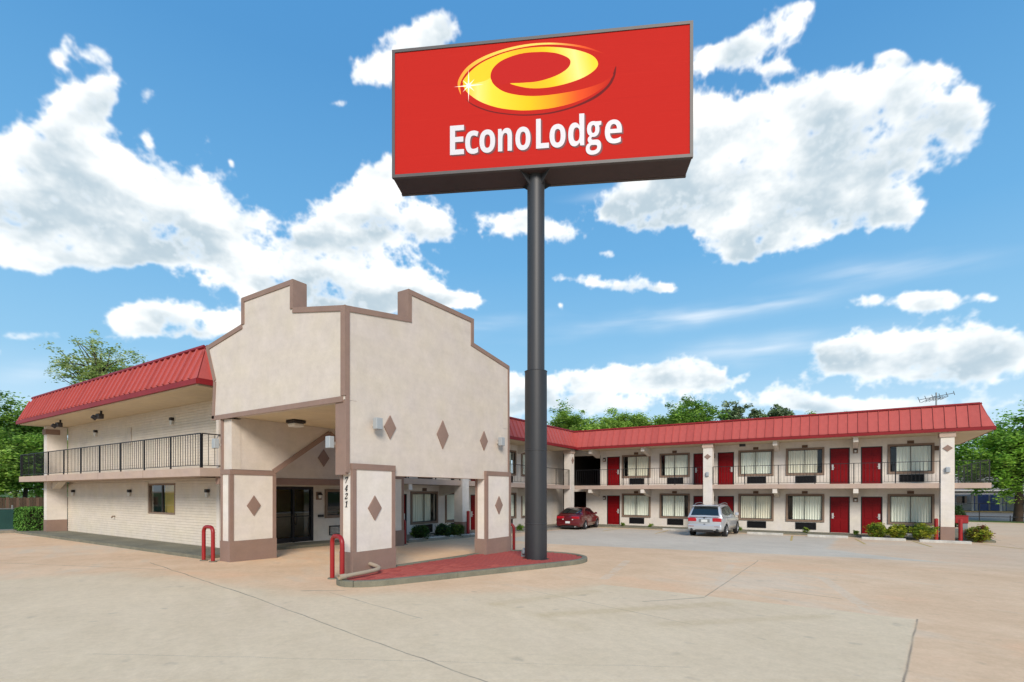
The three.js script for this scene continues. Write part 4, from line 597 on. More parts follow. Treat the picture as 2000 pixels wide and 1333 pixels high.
postBollard(3.8, -33.75, 0.0, 1.1, 'red post bollard on the shrub side of the far corner column'); postBollard(4.75, -33.8, 0.0, 1.1, 'red post bollard on the outer side of the far corner column');
{ const B = thing('red_box_post', 'red metal box on a grey post beside the far corner column', 'box', 4.98, 0.0, -34.35); part(B, 'post', box(0.22, 0.9, 0.22, 0, 0.45, 0), M.galv); part(B, 'box', rbox(0.5, 0.36, 0.3, 0.02, -0.12, 1.08, 0), M.bollard); part(B, 'lid', rbox(0.54, 0.04, 0.34, 0.01, -0.12, 1.28, 0), M.fascia); }
// wheel stops
[[-9.1, -33.3, 1.8, 'nearest the silver car'], [-4.0, -33.0, 1.85, 'below the pair of windows beside the silver car'], [-0.9, -32.8, 1.85, 'in front of the doors next to the clipped shrubs'], [1.55, -32.45, 1.8, 'in front of the two touching yellow shrubs'], [3.95, -32.2, 1.9, 'in front of the far corner column']].forEach(([x, z, L, where]) => {
  const w = thing('wheel_stop', 'white concrete wheel stop ' + where, 'wheel stop', x, groundY(z), z, 0.02 * Math.sin(x * 7), 'concrete wheel stops'); const g = new THREE.ExtrudeGeometry(shape([[-0.1, 0], [0.1, 0], [0.085, 0.09], [0.06, 0.12], [-0.06, 0.12], [-0.085, 0.09]]), { depth: L, bevelEnabled: true, bevelSize: 0.008, bevelThickness: 0.02, bevelSegments: 1 }).translate(0, 0, -L / 2).rotateY(Math.PI / 2); part(w, 'block', metric(g), M.stopWhite); for (const s of [-1, 1]) part(w, 'anchor_pin', cyl(0.018, 0.018, 0.02, 8, s * L * 0.36, 0.128, 0), M.galv);
});

// ---------------------------------------------------------------- cars: x forward, y up, z to the right side
function wheelAt(parent, x, z, r, w) {
  const s = Math.sign(z), prof = [[r * 0.62, -w / 2], [r * 0.93, -w / 2], [r, -w * 0.33], [r, w * 0.33], [r * 0.93, w / 2], [r * 0.62, w / 2]].map(([a, b]) => new THREE.Vector2(a, b));
  const t = part(parent, 'wheel', new THREE.LatheGeometry(prof, 28).rotateX(Math.PI / 2), M.rubber, x, r, z), parts = [cyl(r * 0.64, r * 0.64, 0.02, 24).rotateX(Math.PI / 2).translate(0, 0, s * (w / 2 - 0.07))];
  for (let k = 0; k < 5; k++) parts.push(box(r * 0.2, r * 0.56, 0.03, 0, r * 0.33, 0).rotateZ(k * 1.2566).translate(0, 0, s * (w / 2 - 0.035)));
  parts.push(cyl(r * 0.13, r * 0.13, 0.05, 12).rotateX(Math.PI / 2).translate(0, 0, s * (w / 2 - 0.03)), new THREE.TorusGeometry(r * 0.62, 0.022, 8, 28).translate(0, 0, s * (w / 2 - 0.03)));
  part(t, 'rim', merge(parts), M.rim);
}
function loftCar(rows, seg = 1) {                                   // rows: [x, [[z, y] half section from the bottom outwards and up to the centre line]]
  const pos = [], idx = [], n = rows[0][1].length, full = 2 * n - 1;
  for (const [x, sec] of rows) { for (let i = 0; i < n; i++) pos.push(x + (sec[i][2] || 0), sec[i][1], sec[i][0]); for (let i = n - 2; i >= 0; i--) pos.push(x + (sec[i][2] || 0), sec[i][1], -sec[i][0]); }
  for (let r = 0; r + 1 < rows.length; r++) for (let i = 0; i + 1 < full; i++) { const a = r * full + i, b = a + full; idx.push(a, a + 1, b, b, a + 1, b + 1); }
  for (const r of [0, rows.length - 1]) { const c = pos.length / 3; let sx = 0, sy = 0; for (let i = 0; i < full; i++) { sx += pos[3 * (r * full + i)]; sy += pos[3 * (r * full + i) + 1]; } pos.push(sx / full, sy / full, 0); for (let i = 0; i + 1 < full; i++) r ? idx.push(c, r * full + i, r * full + i + 1) : idx.push(c, r * full + i + 1, r * full + i); }
  const g = new THREE.BufferGeometry(); g.setAttribute('position', new THREE.Float32BufferAttribute(pos, 3)); g.setIndex(idx); g.computeVertexNormals(); return metric(g);
}
// a lower body loft with wheel arches, a cabin loft, glass set in the cabin's faces
function makeCar(spec, label, x, z, heading) {
  const T = thing('parked_car', label, 'car', x, groundY(z), z, heading), { L, w, belt, roof, rw, axles } = spec, hw = w / 2;
  const arch = (px) => { let y = spec.sill; for (const a of axles) { const d = Math.abs(px - a); if (d < rw * 1.22) y = Math.max(y, Math.sqrt(Math.max(0, (rw * 1.22) ** 2 - d * d)) + rw * 0.92); } return y; };
  const rows = [], N = 56;
  for (let i = 0; i <= N; i++) {
    const t = i / N, px = lerp(-L / 2, L / 2, t), e = Math.abs(2 * t - 1), plan = hw * (1 - 0.16 * Math.pow(e, 6)) , top = spec.deck(px), yb = i === 0 || i === N ? spec.sill + 0.14 : arch(px), ym = lerp(yb, top, 0.5), endIn = 0.05 * Math.pow(e, 10);
    rows.push([px, [[plan * 0.6, spec.sill + 0.05], [plan * 0.965, Math.min(yb, top - 0.12)], [plan * (1 - endIn), Math.max(yb + 0.02, lerp(spec.sill, top, 0.36))], [plan, Math.max(yb + 0.03, lerp(spec.sill, top, 0.66))], [plan * 0.985, top - 0.075], [plan * 0.93, top - 0.012], [plan * 0.6, top + 0.02], [0, top + 0.028]]]);
  }
  const body = part(T, 'body', loftCar(rows), spec.paint);
  part(body, 'underbody', boxB(-L / 2 + 0.15, L / 2 - 0.15, spec.sill - 0.06, spec.sill + 0.25, -hw * 0.72, hw * 0.72), M.plastic);
  // cabin
  const c = spec.cabin, sec = (y, inset) => hw * (1 - inset), cab = [];
  const cabRows = c.map(([px, y]) => { const top = y, b = spec.deck(px) - 0.02, tum = 0.09 + 0.2 * clamp01((top - belt) / (roof - belt)); return [px, [[hw * 0.93, Math.min(b, top - 0.004)], [hw * lerp(0.93, 1 - tum, 0.5), lerp(b, top, 0.5)], [hw * (1 - tum), top - 0.05 * clamp01((top - belt) / (roof - belt))], [hw * (1 - tum) * 0.86, top], [0, top + 0.02]]]; });
  part(body, 'cabin', loftCar(cabRows), spec.paint);
  const quad = (pts, lift = 0.012) => { const v = pts.map((p) => V(...p)), n = v[1].clone().sub(v[0]).cross(v[2].clone().sub(v[0])).normalize().multiplyScalar(lift), g = new THREE.BufferGeometry(), q = v.map((a) => a.clone().add(n)); const pos = []; for (let i = 1; i + 1 < q.length; i++) pos.push(...q[0].toArray(), ...q[i].toArray(), ...q[i + 1].toArray()); g.setAttribute('position', new THREE.Float32BufferAttribute(pos, 3)); g.computeVertexNormals(); return metric(g); };
  const prof = (px) => { for (let i = 0; i + 1 < c.length; i++) if (px <= c[i + 1][0]) return lerp(c[i][1], c[i + 1][1], (px - c[i][0]) / (c[i + 1][0] - c[i][0])); return c[c.length - 1][1]; };
  for (const [name, xa, xb] of spec.strips) { const pos = [], idx = [], xs = [xa, ...c.map((q) => q[0]).filter((q) => q > xa + 0.01 && q < xb - 0.01), xb]; xs.forEach((px, i) => { const y = prof(px), w = hw * (1 - 0.09 - 0.2 * clamp01((y - belt) / (roof - belt))) * 0.85; pos.push(px, y + 0.022, -w, px, y + 0.04, 0, px, y + 0.022, w); if (i) { const a = 3 * i; idx.push(a - 3, a - 2, a, a, a - 2, a + 1, a - 2, a - 1, a + 1, a + 1, a - 1, a + 2); } }); const g = new THREE.BufferGeometry(); g.setAttribute('position', new THREE.Float32BufferAttribute(pos, 3)); g.setIndex(idx); g.computeVertexNormals(); part(body, name, metric(g), M.carGlass); }
  for (const [name, pts] of spec.glass) { const both = name === 'side_window' ? [1, -1] : [1]; for (const s of both) part(body, name, quad(s > 0 ? pts : pts.map(([a, b, cc]) => [a, b, -cc]).reverse()), M.carGlass); }
  for (const a of axles) for (const s of [-1, 1]) wheelAt(T, a, s * (hw - 0.12), rw, 0.22);
  spec.extra(T, body, hw, L);
  return T;
}
const sedan = {
  L: 4.7, w: 1.82, belt: 0.93, roof: 1.42, rw: 0.31, sill: 0.24, axles: [-1.33, 1.36], paint: M.carRed,
  deck: (x) => x < -2.15 ? lerp(0.86, 0.97, (x + 2.275) / 0.125) : x < -1.5 ? lerp(0.97, 0.99, (x + 2.15) / 0.65) : x < 0.85 ? lerp(0.99, 0.93, (x + 1.5) / 2.35) : x < 2.0 ? lerp(0.93, 0.74, (x - 0.85) / 1.15) : lerp(0.74, 0.56, (x - 2.0) / 0.28),
  strips: [['rear_window', -1.66, -0.98], ['windshield', 0.3, 1.12]],
  cabin: [[-1.72, 0.99], [-1.5, 1.12], [-1.2, 1.27], [-0.95, 1.36], [-0.6, 1.41], [-0.1, 1.43], [0.25, 1.39], [0.6, 1.23], [0.95, 1.06], [1.2, 0.93]],
  glass: [['side_window', [[-0.42, 1.0, 0.805], [-0.4, 1.35, 0.665], [-0.85, 1.31, 0.675], [-1.22, 1.05, 0.785]]], ['side_window', [[-0.34, 1.0, 0.805], [0.78, 1.0, 0.805], [0.3, 1.33, 0.675], [-0.34, 1.36, 0.665]]]],
  extra(T, body, hw, L) {
    for (const s of [-1, 1]) { part(body, 'tail_light', rbox(0.16, 0.16, 0.5, 0.04, -L / 2 + 0.055, 0.82, s * 0.5), M.tail); part(body, 'headlight', rbox(0.16, 0.13, 0.36, 0.03, L / 2 - 0.14, 0.62, s * 0.58), M.lampGlass); part(body, 'mirror', rbox(0.1, 0.13, 0.18, 0.04, 0.72, 1.02, s * (hw + 0.06)), M.carRed); part(body, 'door_handle', box(0.14, 0.025, 0.03, -0.25, 0.86, s * (hw + 0.005)), M.carRed); part(body, 'door_handle', box(0.14, 0.025, 0.03, -1.15, 0.87, s * (hw - 0.01)), M.carRed); part(body, 'reversing_lamp', rbox(0.03, 0.06, 0.09, 0.012, -L / 2 - 0.0, 0.7, s * 0.32), M.lampGlass); }
    part(body, 'licence_plate', box(0.02, 0.13, 0.3, -L / 2 - 0.02, 0.52, 0), M.plate); part(body, 'bumper', rbox(0.16, 0.2, 1.56, 0.06, -L / 2 + 0.06, 0.42, 0), M.carRed); part(body, 'exhaust', cyl(0.03, 0.03, 0.2, 10).rotateZ(1.5708).translate(-L / 2 + 0.02, 0.24, 0.5), M.steel);
  },
};
const suv = {
  L: 4.8, w: 1.92, belt: 1.08, roof: 1.74, rw: 0.37, sill: 0.34, axles: [-1.42, 1.5], paint: M.carSilver,
  deck: (x) => x < -2.2 ? lerp(1.0, 1.1, (x + 2.4) / 0.2) : x < 0.95 ? lerp(1.1, 1.04, (x + 2.2) / 3.15) : x < 2.1 ? lerp(1.04, 0.9, (x - 0.95) / 1.15) : lerp(0.9, 0.68, (x - 2.1) / 0.3),
  strips: [['rear_window', -2.3, -2.04], ['windshield', 0.2, 1.08]],
  cabin: [[-2.33, 1.1], [-2.2, 1.36], [-2.02, 1.62], [-1.9, 1.69], [-1.3, 1.74], [-0.5, 1.76], [0.05, 1.73], [0.35, 1.6], [0.75, 1.34], [1.15, 1.06]],
  glass: [['side_window', [[-1.3, 1.16, 0.87], [-1.3, 1.62, 0.72], [-1.75, 1.58, 0.73], [-1.95, 1.3, 0.82]]], ['side_window', [[-0.42, 1.14, 0.878], [-0.42, 1.65, 0.715], [-1.22, 1.63, 0.715], [-1.22, 1.16, 0.872]]], ['side_window', [[-0.34, 1.14, 0.878], [0.82, 1.14, 0.878], [0.16, 1.6, 0.73], [-0.34, 1.65, 0.715]]]],
  extra(T, body, hw, L) {
    part(body, 'spoiler', rbox(0.28, 0.05, 1.34, 0.02, -2.06, 1.7, 0), M.carSilver); part(body, 'lower_valance', rbox(0.14, 0.13, 0.95, 0.04, -L / 2 + 0.1, 0.36, 0), M.plastic); part(body, 'bumper', rbox(0.2, 0.3, 1.76, 0.08, -L / 2 + 0.06, 0.56, 0), M.carSilver); part(body, 'tailgate_ledge', rbox(0.05, 0.05, 1.5, 0.02, -L / 2 + 0.02, 1.12, 0), M.carSilver);
    part(body, 'licence_plate', box(0.02, 0.13, 0.32, -L / 2 - 0.012, 0.9, 0), M.plate); part(body, 'plate_recess', box(0.012, 0.18, 0.56, -L / 2 - 0.0, 0.9, 0), M.galv); part(body, 'emblem', cyl(0.04, 0.04, 0.014, 16).rotateZ(1.5708).translate(-L / 2 - 0.01, 1.06, 0), M.plastic);
    for (const s of [-1, 1]) { part(body, 'tail_light', rbox(0.2, 0.21, 0.46, 0.05, -L / 2 + 0.085, 0.95, s * 0.63), M.tail); part(body, 'headlight', rbox(0.2, 0.16, 0.4, 0.04, L / 2 - 0.18, 0.82, s * 0.62), M.lampGlass); part(body, 'mirror', rbox(0.12, 0.18, 0.2, 0.05, 0.72, 1.18, s * (hw + 0.08)), M.carSilver); part(body, 'exhaust', cyl(0.07, 0.07, 0.16, 16).rotateZ(1.5708).translate(-L / 2 + 0.03, 0.42, s * 0.66), M.plastic); part(body, 'roof_rail', tube([V(-1.8, 1.71, s * 0.66), V(-1.6, 1.79, s * 0.66), V(-0.2, 1.81, s * 0.66), V(0.05, 1.74, s * 0.66)], 0.018, 8, 30), M.galv); part(body, 'door_handle', box(0.18, 0.03, 0.03, -0.3, 1.0, s * (hw + 0.003)), M.carSilver); part(body, 'door_handle', box(0.18, 0.03, 0.03, -1.25, 1.01, s * (hw + 0.003)), M.carSilver); part(body, 'reflector', box(0.02, 0.04, 0.26, -L / 2 - 0.03, 0.6, s * 0.66), M.tailB); }
  },
};
makeCar(sedan, 'dark red sedan parked in the inner corner', -15.25, -31.75, Math.PI / 2 + 0.14);
makeCar(suv, 'silver sport utility car parked facing the red doors', -6.35, -31.05, Math.PI / 2 - 0.02);

// ---------------------------------------------------------------- foliage
function leafCloud(seed, o) {                                       // o: rx ry rz, clumps, leaves, size, clumpR, tones, flat, hollow
  const r = rng(seed), pos = [], col = [], idx = [], gauss = () => (r() + r() + r() + r() - 2) * 1.0, tones = o.tones.map((h) => new THREE.Color(h)), centres = [];
  for (let c = 0; c < o.clumps; c++) {
    let x, y, z, q; do { x = r() * 2 - 1; y = r() * 2 - 1; z = r() * 2 - 1; q = Math.hypot(x, y, z); } while (q > 1 || q < 0.05);
    const want = Math.pow(r(), o.hollow || 0.45), lump = 0.78 + 0.5 * noise3(x / q * 1.9 + seed, y / q * 1.9, z / q * 1.9), k = want / q * lump; x *= k; y *= k; z *= k; if (o.shape) { const s = o.shape(y); x *= s; z *= s; }
    centres.push([x * o.rx, y * o.ry, z * o.rz]);
    const tone = tones[Math.floor(r() * tones.length)], br = 0.8 + 0.4 * r(), cr = o.clumpR * (0.6 + 0.8 * r());
    for (let l = 0; l < o.leaves; l++) {
      const px = x * o.rx + gauss() * cr, py = y * o.ry + gauss() * cr * (o.flat || 0.7), pz = z * o.rz + gauss() * cr, s = o.size * (0.6 + 0.8 * r());
      const a = r() * 6.283, t = (r() - 0.5) * 2.2, ca = Math.cos(a), sa = Math.sin(a), ct = Math.cos(t), st = Math.sin(t), b = pos.length / 3;
      const ux = ca * s, uz = sa * s, vx = -sa * ct * s * 0.62, vy = st * s * 0.62, vz = ca * ct * s * 0.62, dr = (r() - 0.35) * s * 0.5;
      pos.push(px - ux, py - dr, pz - uz, px + vx, py + vy, pz + vz, px + ux, py - dr, pz + uz, px - vx, py - vy, pz - vz); idx.push(b, b + 1, b + 2, b, b + 2, b + 3);
      const v = br * (0.85 + 0.3 * r()); for (let k2 = 0; k2 < 4; k2++) col.push(tone.r * v, tone.g * v, tone.b * v);
    }
  }
  const g = new THREE.BufferGeometry(); g.setAttribute('position', new THREE.Float32BufferAttribute(pos, 3)); g.setAttribute('color', new THREE.Float32BufferAttribute(col, 3)); g.setIndex(idx); g.computeVertexNormals(); return { geo: g, centres };
}
const LEAF = leafMat(0xffffff), LEAF_DRY = new THREE.MeshStandardMaterial({ color: 0xffffff, vertexColors: true, side: THREE.DoubleSide, roughness: 0.95 });
function taper(pts, r0, r1, seg = 7) { const n = pts.length * 4, g = tube(pts, 1, seg, n), p = g.attributes.position, c = new THREE.CatmullRomCurve3(pts, false, 'centripetal'); for (let i = 0; i <= n; i++) { const o = c.getPointAt(i / n), k = lerp(r0, r1, i / n); for (let j = 0; j <= seg; j++) { const a = i * (seg + 1) + j; p.setXYZ(a, o.x + (p.getX(a) - o.x) * k, o.y + (p.getY(a) - o.y) * k, o.z + (p.getZ(a) - o.z) * k); } } return metric(g); }
function tree(name, label, x, z, y, o) {                            // o: height of crown centre, crown sizes, trunk radius
  const T = thing(name, label, 'tree', x, y, z, 0, o.group), r = rng(o.seed + 3), L = leafCloud(o.seed, o), h = o.h, limbs = [taper([V(0, -0.4, 0), V(0.1 * r(), h * 0.35, 0.1 * r()), V(0.3 * (r() - 0.5), h * 0.75, 0.3 * (r() - 0.5)), V(0, h + o.ry * 0.35, 0)], o.trunk, o.trunk * 0.25)];
  for (let k = 0; k < (o.limbs || 14); k++) { const c = L.centres[Math.floor(r() * L.centres.length)], y0 = lerp(h - o.ry * 0.85, h + o.ry * 0.2, r()); limbs.push(taper([V(0, Math.max(0.6, Math.min(y0, h + c[1] - 0.2)), 0), V(c[0] * 0.45, lerp(y0, h + c[1], 0.6), c[2] * 0.45), V(c[0] * 0.95, h + c[1], c[2] * 0.95)], o.trunk * 0.42, o.trunk * 0.08, 5)); }
  part(T, 'trunk', merge(limbs), M.bark); part(T, 'crown', L.geo, o.dry ? LEAF_DRY : LEAF, 0, h, 0); return T;
}
const FRESH = [0xa0be4e, 0x8eae42, 0xaeca60, 0x7c9c3a], DEEP = [0x7fa440, 0x8cb046, 0x6a8e36, 0x98ba4e], PINE = [0x72875c, 0x7d9664, 0x667a52, 0x8a9a74], SPRING = [0xb2c276, 0xa6b668, 0xc2cc8c, 0x92aa58];
// behind the office wing
tree('sparse_tree', 'tall pale green tree with sky showing through, rising behind the office roof', -60.8, -20.1, 0.3, { seed: 11, h: 13.6, rx: 6.0, ry: 4.9, rz: 5, clumps: 330, leaves: 30, size: 0.11, clumpR: 0.42, tones: SPRING, trunk: 0.3, limbs: 46, hollow: 0.6 });
const beyond = [[-63.8, -12.9, 7.4, 3.6, 4.5, 21, DEEP, 'broad dark green tree at the left edge of the picture'], [-65.8, -16.8, 7.2, 2.8, 4.2, 22, FRESH, 'leafy tree seen just under the left end of the roof'], [-58.8, -14.2, 4.6, 2.6, 2.9, 23, DEEP, 'dark green tree seen through the end of the balcony railing'], [-57.9, -11.8, 3.8, 2.3, 2.5, 24, FRESH, 'low bright green tree above the green screened fence'], [-59.8, -16.2, 4.2, 2.0, 2.8, 26, FRESH, 'green tree next to the end pier of the office wing'], [-78, -18, 5.6, 6.2, 5.4, 25, DEEP, 'wide green tree far behind the green screened fence']];
for (const [x, z, h, rx, ry, seed, tones, label] of beyond) tree('leafy_tree', label, x, z, 0.45, { seed, h, rx, ry, rz: rx, clumps: 210, leaves: 90, size: 0.125, clumpR: 0.55, tones, trunk: 0.22, group: 'trees behind the green fence' });
// behind the far wing
const rear = [[-34.1, -67.3, 12.0, 3.9, 3.4, 41, FRESH, 'light green tree right beside the sign pole, above the roof corner'], [-30.3, -66.2, 10.4, 3.4, 2.4, 42, FRESH, 'low green tree next to the light tree beside the sign pole'], [-28.5, -72.1, 11.8, 2.6, 2.9, 43, FRESH, 'feathery light green tree above the inner roof corner'], [-25.3, -71.8, 11.4, 2.6, 2.6, 44, FRESH, 'yellow green tree between the feathery tree and the large round tree'], [-21.9, -74.1, 11.2, 3.0, 2.6, 46, DEEP, 'green tree leaning against the left side of the large round tree'], [-18.3, -74.0, 12.4, 4.6, 4.0, 45, DEEP, 'large round green tree rising above the far roof']];
for (const [x, z, h, rx, ry, seed, tones, label] of rear) tree('leafy_tree', label, x, z, 0, { seed, h, rx, ry, rz: rx, clumps: 200, leaves: 70, size: 0.15, clumpR: 0.6, tones, trunk: 0.25, group: 'trees behind the far wing' });
for (const [x, z, h, rx, ry, seed, label] of [[-14.9, -85.8, 13.4, 3.0, 3.8, 51, 'dark pine just right of the large round tree'], [-11.8, -87.7, 12.8, 2.0, 3.0, 55, 'lower dark pine beside the pine next to the round tree'], [-8.9, -89.7, 13.6, 2.6, 3.0, 52, 'rounded dark pine standing alone above the far roof']]) tree('pine_tree', label, x, z, 0, { seed, h, rx, ry, rz: rx, clumps: 170, leaves: 60, size: 0.16, clumpR: 0.42, tones: PINE, trunk: 0.24, dry: true, hollow: 0.6, group: 'pines behind the far wing' });
for (const [x, z, h, rx, ry, seed, label] of [[-4.7, -92.4, 13.0, 1.2, 1.9, 53, 'narrow green treetop peeking over the far roof'], [-1.0, -94.8, 13.2, 1.9, 1.7, 54, 'small flat green treetop peeking over the roof near its end']]) tree('leafy_tree', label, x, z, 0, { seed, h, rx, ry, rz: rx, clumps: 70, leaves: 45, size: 0.2, clumpR: 0.4, tones: FRESH, trunk: 0.18, group: 'trees behind the far wing' });
// right edge
tree('shade_tree', 'large bright green tree at the right edge beyond the roof end', 11.7, -57.9, 0, { seed: 61, h: 5.5, rx: 5.6, ry: 4.2, rz: 4.6, clumps: 400, leaves: 110, size: 0.115, clumpR: 0.55, tones: [0x86b43e, 0x78a636, 0x9ac24c, 0x669630], trunk: 0.36, limbs: 20 });
tree('leafy_tree', 'dark green tree behind the neighbouring white building', 22, -100, 0, { seed: 62, h: 6.5, rx: 7, ry: 4.5, rz: 6, clumps: 170, leaves: 50, size: 0.3, clumpR: 1.0, tones: DEEP, trunk: 0.3 });
tree('leafy_tree', 'green tree behind the porch of the neighbouring white building', 10, -102, 0, { seed: 63, h: 6.5, rx: 7, ry: 4.2, rz: 6, clumps: 170, leaves: 50, size: 0.3, clumpR: 1.0, tones: DEEP, trunk: 0.3 });
// shrubs
function shrub(name, label, x, y, z, rx, ry, seed, tones, opt = {}) {
  const T = thing(name, label, opt.category || 'shrub', x, y, z, 0, opt.group), L = leafCloud(seed, { rx, ry, rz: opt.rz || rx, clumps: opt.clumps || 120, leaves: opt.leaves || 40, size: opt.size || 0.045, clumpR: opt.clumpR || 0.11, tones, hollow: 0.35, flat: 0.9 }), r = rng(seed + 9), st = [];
  for (let k = 0; k < 7; k++) { const c = L.centres[Math.floor(r() * L.centres.length)]; st.push(taper([V(0.03 * (r() - 0.5), -0.05, 0.03 * (r() - 0.5)), V(c[0] * 0.5, ry * 0.6, c[2] * 0.5), V(c[0] * 0.9, ry + c[1] * 0.9, c[2] * 0.9)], 0.018, 0.005, 5)); }
  part(T, 'stems', merge(st), M.bark); part(T, 'foliage', L.geo, LEAF, 0, ry * 0.98, 0); return T;
}
const GOLD = [0xa3ad2e, 0xb8b83a, 0x7d962a, 0x93a52e, 0x6b8428];
shrub('clipped_shrub', 'yellow green rounded shrub in front of the last red door', 1.35, 0.06, -33.35, 0.56, 0.42, 71, GOLD, { group: 'rounded yellow shrubs' });
shrub('clipped_shrub', 'yellow green rounded shrub touching the one by the red door', 2.18, 0.06, -33.4, 0.5, 0.38, 72, GOLD, { group: 'rounded yellow shrubs' });
shrub('clipped_shrub', 'yellow green rounded shrub below the end window beside the corner column', 3.2, 0.04, -33.3, 0.6, 0.45, 73, GOLD, { group: 'rounded yellow shrubs' });
shrub('clipped_shrub', 'yellow and reddish rounded shrub standing alone right of the corner column', 5.45, 0.02, -33.9, 0.55, 0.42, 74, [...GOLD, 0x7a4a24], { group: 'rounded yellow shrubs' });
const DARKG = [0x35531f, 0x2d481c, 0x436427, 0x526f2c];
shrub('low_bush', 'dark green bush nearest the canopy opening', -15.95, groundY(-17) + 0.08, -17.0, 0.38, 0.3, 81, DARKG, { group: 'low bushes behind the canopy' });
shrub('low_bush', 'dark green bush in the middle of the bed behind the canopy', -16.0, groundY(-18.6) + 0.08, -18.6, 0.4, 0.32, 82, DARKG, { group: 'low bushes behind the canopy' });
shrub('low_bush', 'olive green bush next to the column behind the canopy', -15.95, groundY(-19.5) + 0.08, -19.5, 0.42, 0.3, 83, [0x5a6f26, 0x47601f, 0x6b7d2e], { group: 'low bushes behind the canopy' });
shrub('tall_bush', 'dark green bush behind the far corner column', 6.35, 0, -47.1, 0.5, 0.85, 84, DARKG, { clumps: 150, size: 0.07, clumpR: 0.18 });
[[-13.2, 'left of the first window'], [-11.2, 'between the first two windows'], [-8.4, 'left of the silver car'], [-5.6, 'right of the silver car'], [-2.0, 'below the fourth window'], [0.4, 'between the last two red doors']].forEach(([x, where], i) => shrub('weed', 'small green weed at the wall ' + where, x, 0.1, -34.5, i === 4 ? 0.22 : 0.15, i === 4 ? 0.18 : 0.11, 90 + i, [0x7d9a30, 0x5f7f28, 0x93a83c], { clumps: 16, leaves: 16, size: 0.05, clumpR: 0.06, category: 'weed', group: 'weeds along the far wing' }));
[[-15.85, -25.2, 'at the kerb just right of the far canopy pillar'], [-15.85, -27.5, 'at the kerb behind the sign pole'], [-16.9, -17.6, 'beside the red door behind the canopy'], [-15.8, -21.8, 'at the foot of the post bollards']].forEach(([x, z, where], i) => shrub('weed', 'leafy green weed ' + where, x, groundY(z) + 0.08, z, 0.22, 0.2, 100 + i, [0x6f9230, 0x557a26, 0x86a83c], { clumps: 26, leaves: 20, size: 0.05, clumpR: 0.07, category: 'weed', group: 'weeds in the bed behind the canopy' }));
// clipped hedge at the far end of the office wing
{
  const H = thing('clipped_hedge', 'boxy dark green hedge beside the end pier of the office wing', 'hedge', -34.4, groundY(-8.6) + 0.02, -8.75), r = rng(120), pos = [], col = [], idx = [], t = [0x3f6a22, 0x4d7a2a, 0x325718, 0x64903a].map((h) => new THREE.Color(h));
  for (let k = 0; k < 9000; k++) { const f = r(), w = 0.62, h = 1.2, d = 0.75; let x = (r() * 2 - 1) * w, y = r() * h, z = (r() * 2 - 1) * d; if (f < 0.3) y = h; else if (f < 0.65) x = (r() < 0.5 ? -1 : 1) * w; else z = (r() < 0.5 ? -1 : 1) * d; const e = Math.max(0, Math.hypot(Math.max(0, Math.abs(x) - w + 0.2), Math.max(0, y - h + 0.2), Math.max(0, Math.abs(z) - d + 0.2)) - 0.2); const sc = 1 - e * 0.6; x = x * sc + (r() - 0.5) * 0.09; z = z * sc + (r() - 0.5) * 0.09; y = y - e * 0.6 + (r() - 0.5) * 0.08; const s = 0.04 + 0.03 * r(), a = r() * 6.28, b = r() * 3, o = pos.length / 3; pos.push(x, y + s * Math.sin(b), z, x + s * Math.cos(a), y, z + s * Math.sin(a), x - s * Math.sin(a) * 0.7, y - s * 0.4, z + s * Math.cos(a) * 0.7); idx.push(o, o + 1, o + 2); const c = t[Math.floor(r() * 4)], v = 0.8 + 0.4 * r(); for (let q = 0; q < 3; q++) col.push(c.r * v, c.g * v, c.b * v); }
  const g = new THREE.BufferGeometry(); g.setAttribute('position', new THREE.Float32BufferAttribute(pos, 3)); g.setAttribute('color', new THREE.Float32BufferAttribute(col, 3)); g.setIndex(idx); g.computeVertexNormals(); part(H, 'foliage', g, LEAF_DRY); part(H, 'inner_branches', rbox(1.05, 1.1, 1.3, 0.2, 0, 0.56, 0), M.bark);
}
// white stones along the bed behind the canopy
{
  const r = rng(140), list = []; for (let k = 0; k < 260; k++) { const z = lerp(-23.5, -16.2, r()), x = -15.75 - 0.35 * r() * r(), s = 0.035 + 0.05 * r(), g = new THREE.IcosahedronGeometry(s, 0).scale(1, 0.6, 1).rotateY(r() * 6); g.translate(x, groundY(z) + 0.1 + s * 0.3, z); list.push(g); }
  const m = part(scene, 'white_stones', merge(list.map((g) => metric(g))), M.whiteRock); m.userData = { label: 'white stones spread along the kerb of the bed behind the canopy', category: 'stones', kind: 'stuff' };
}
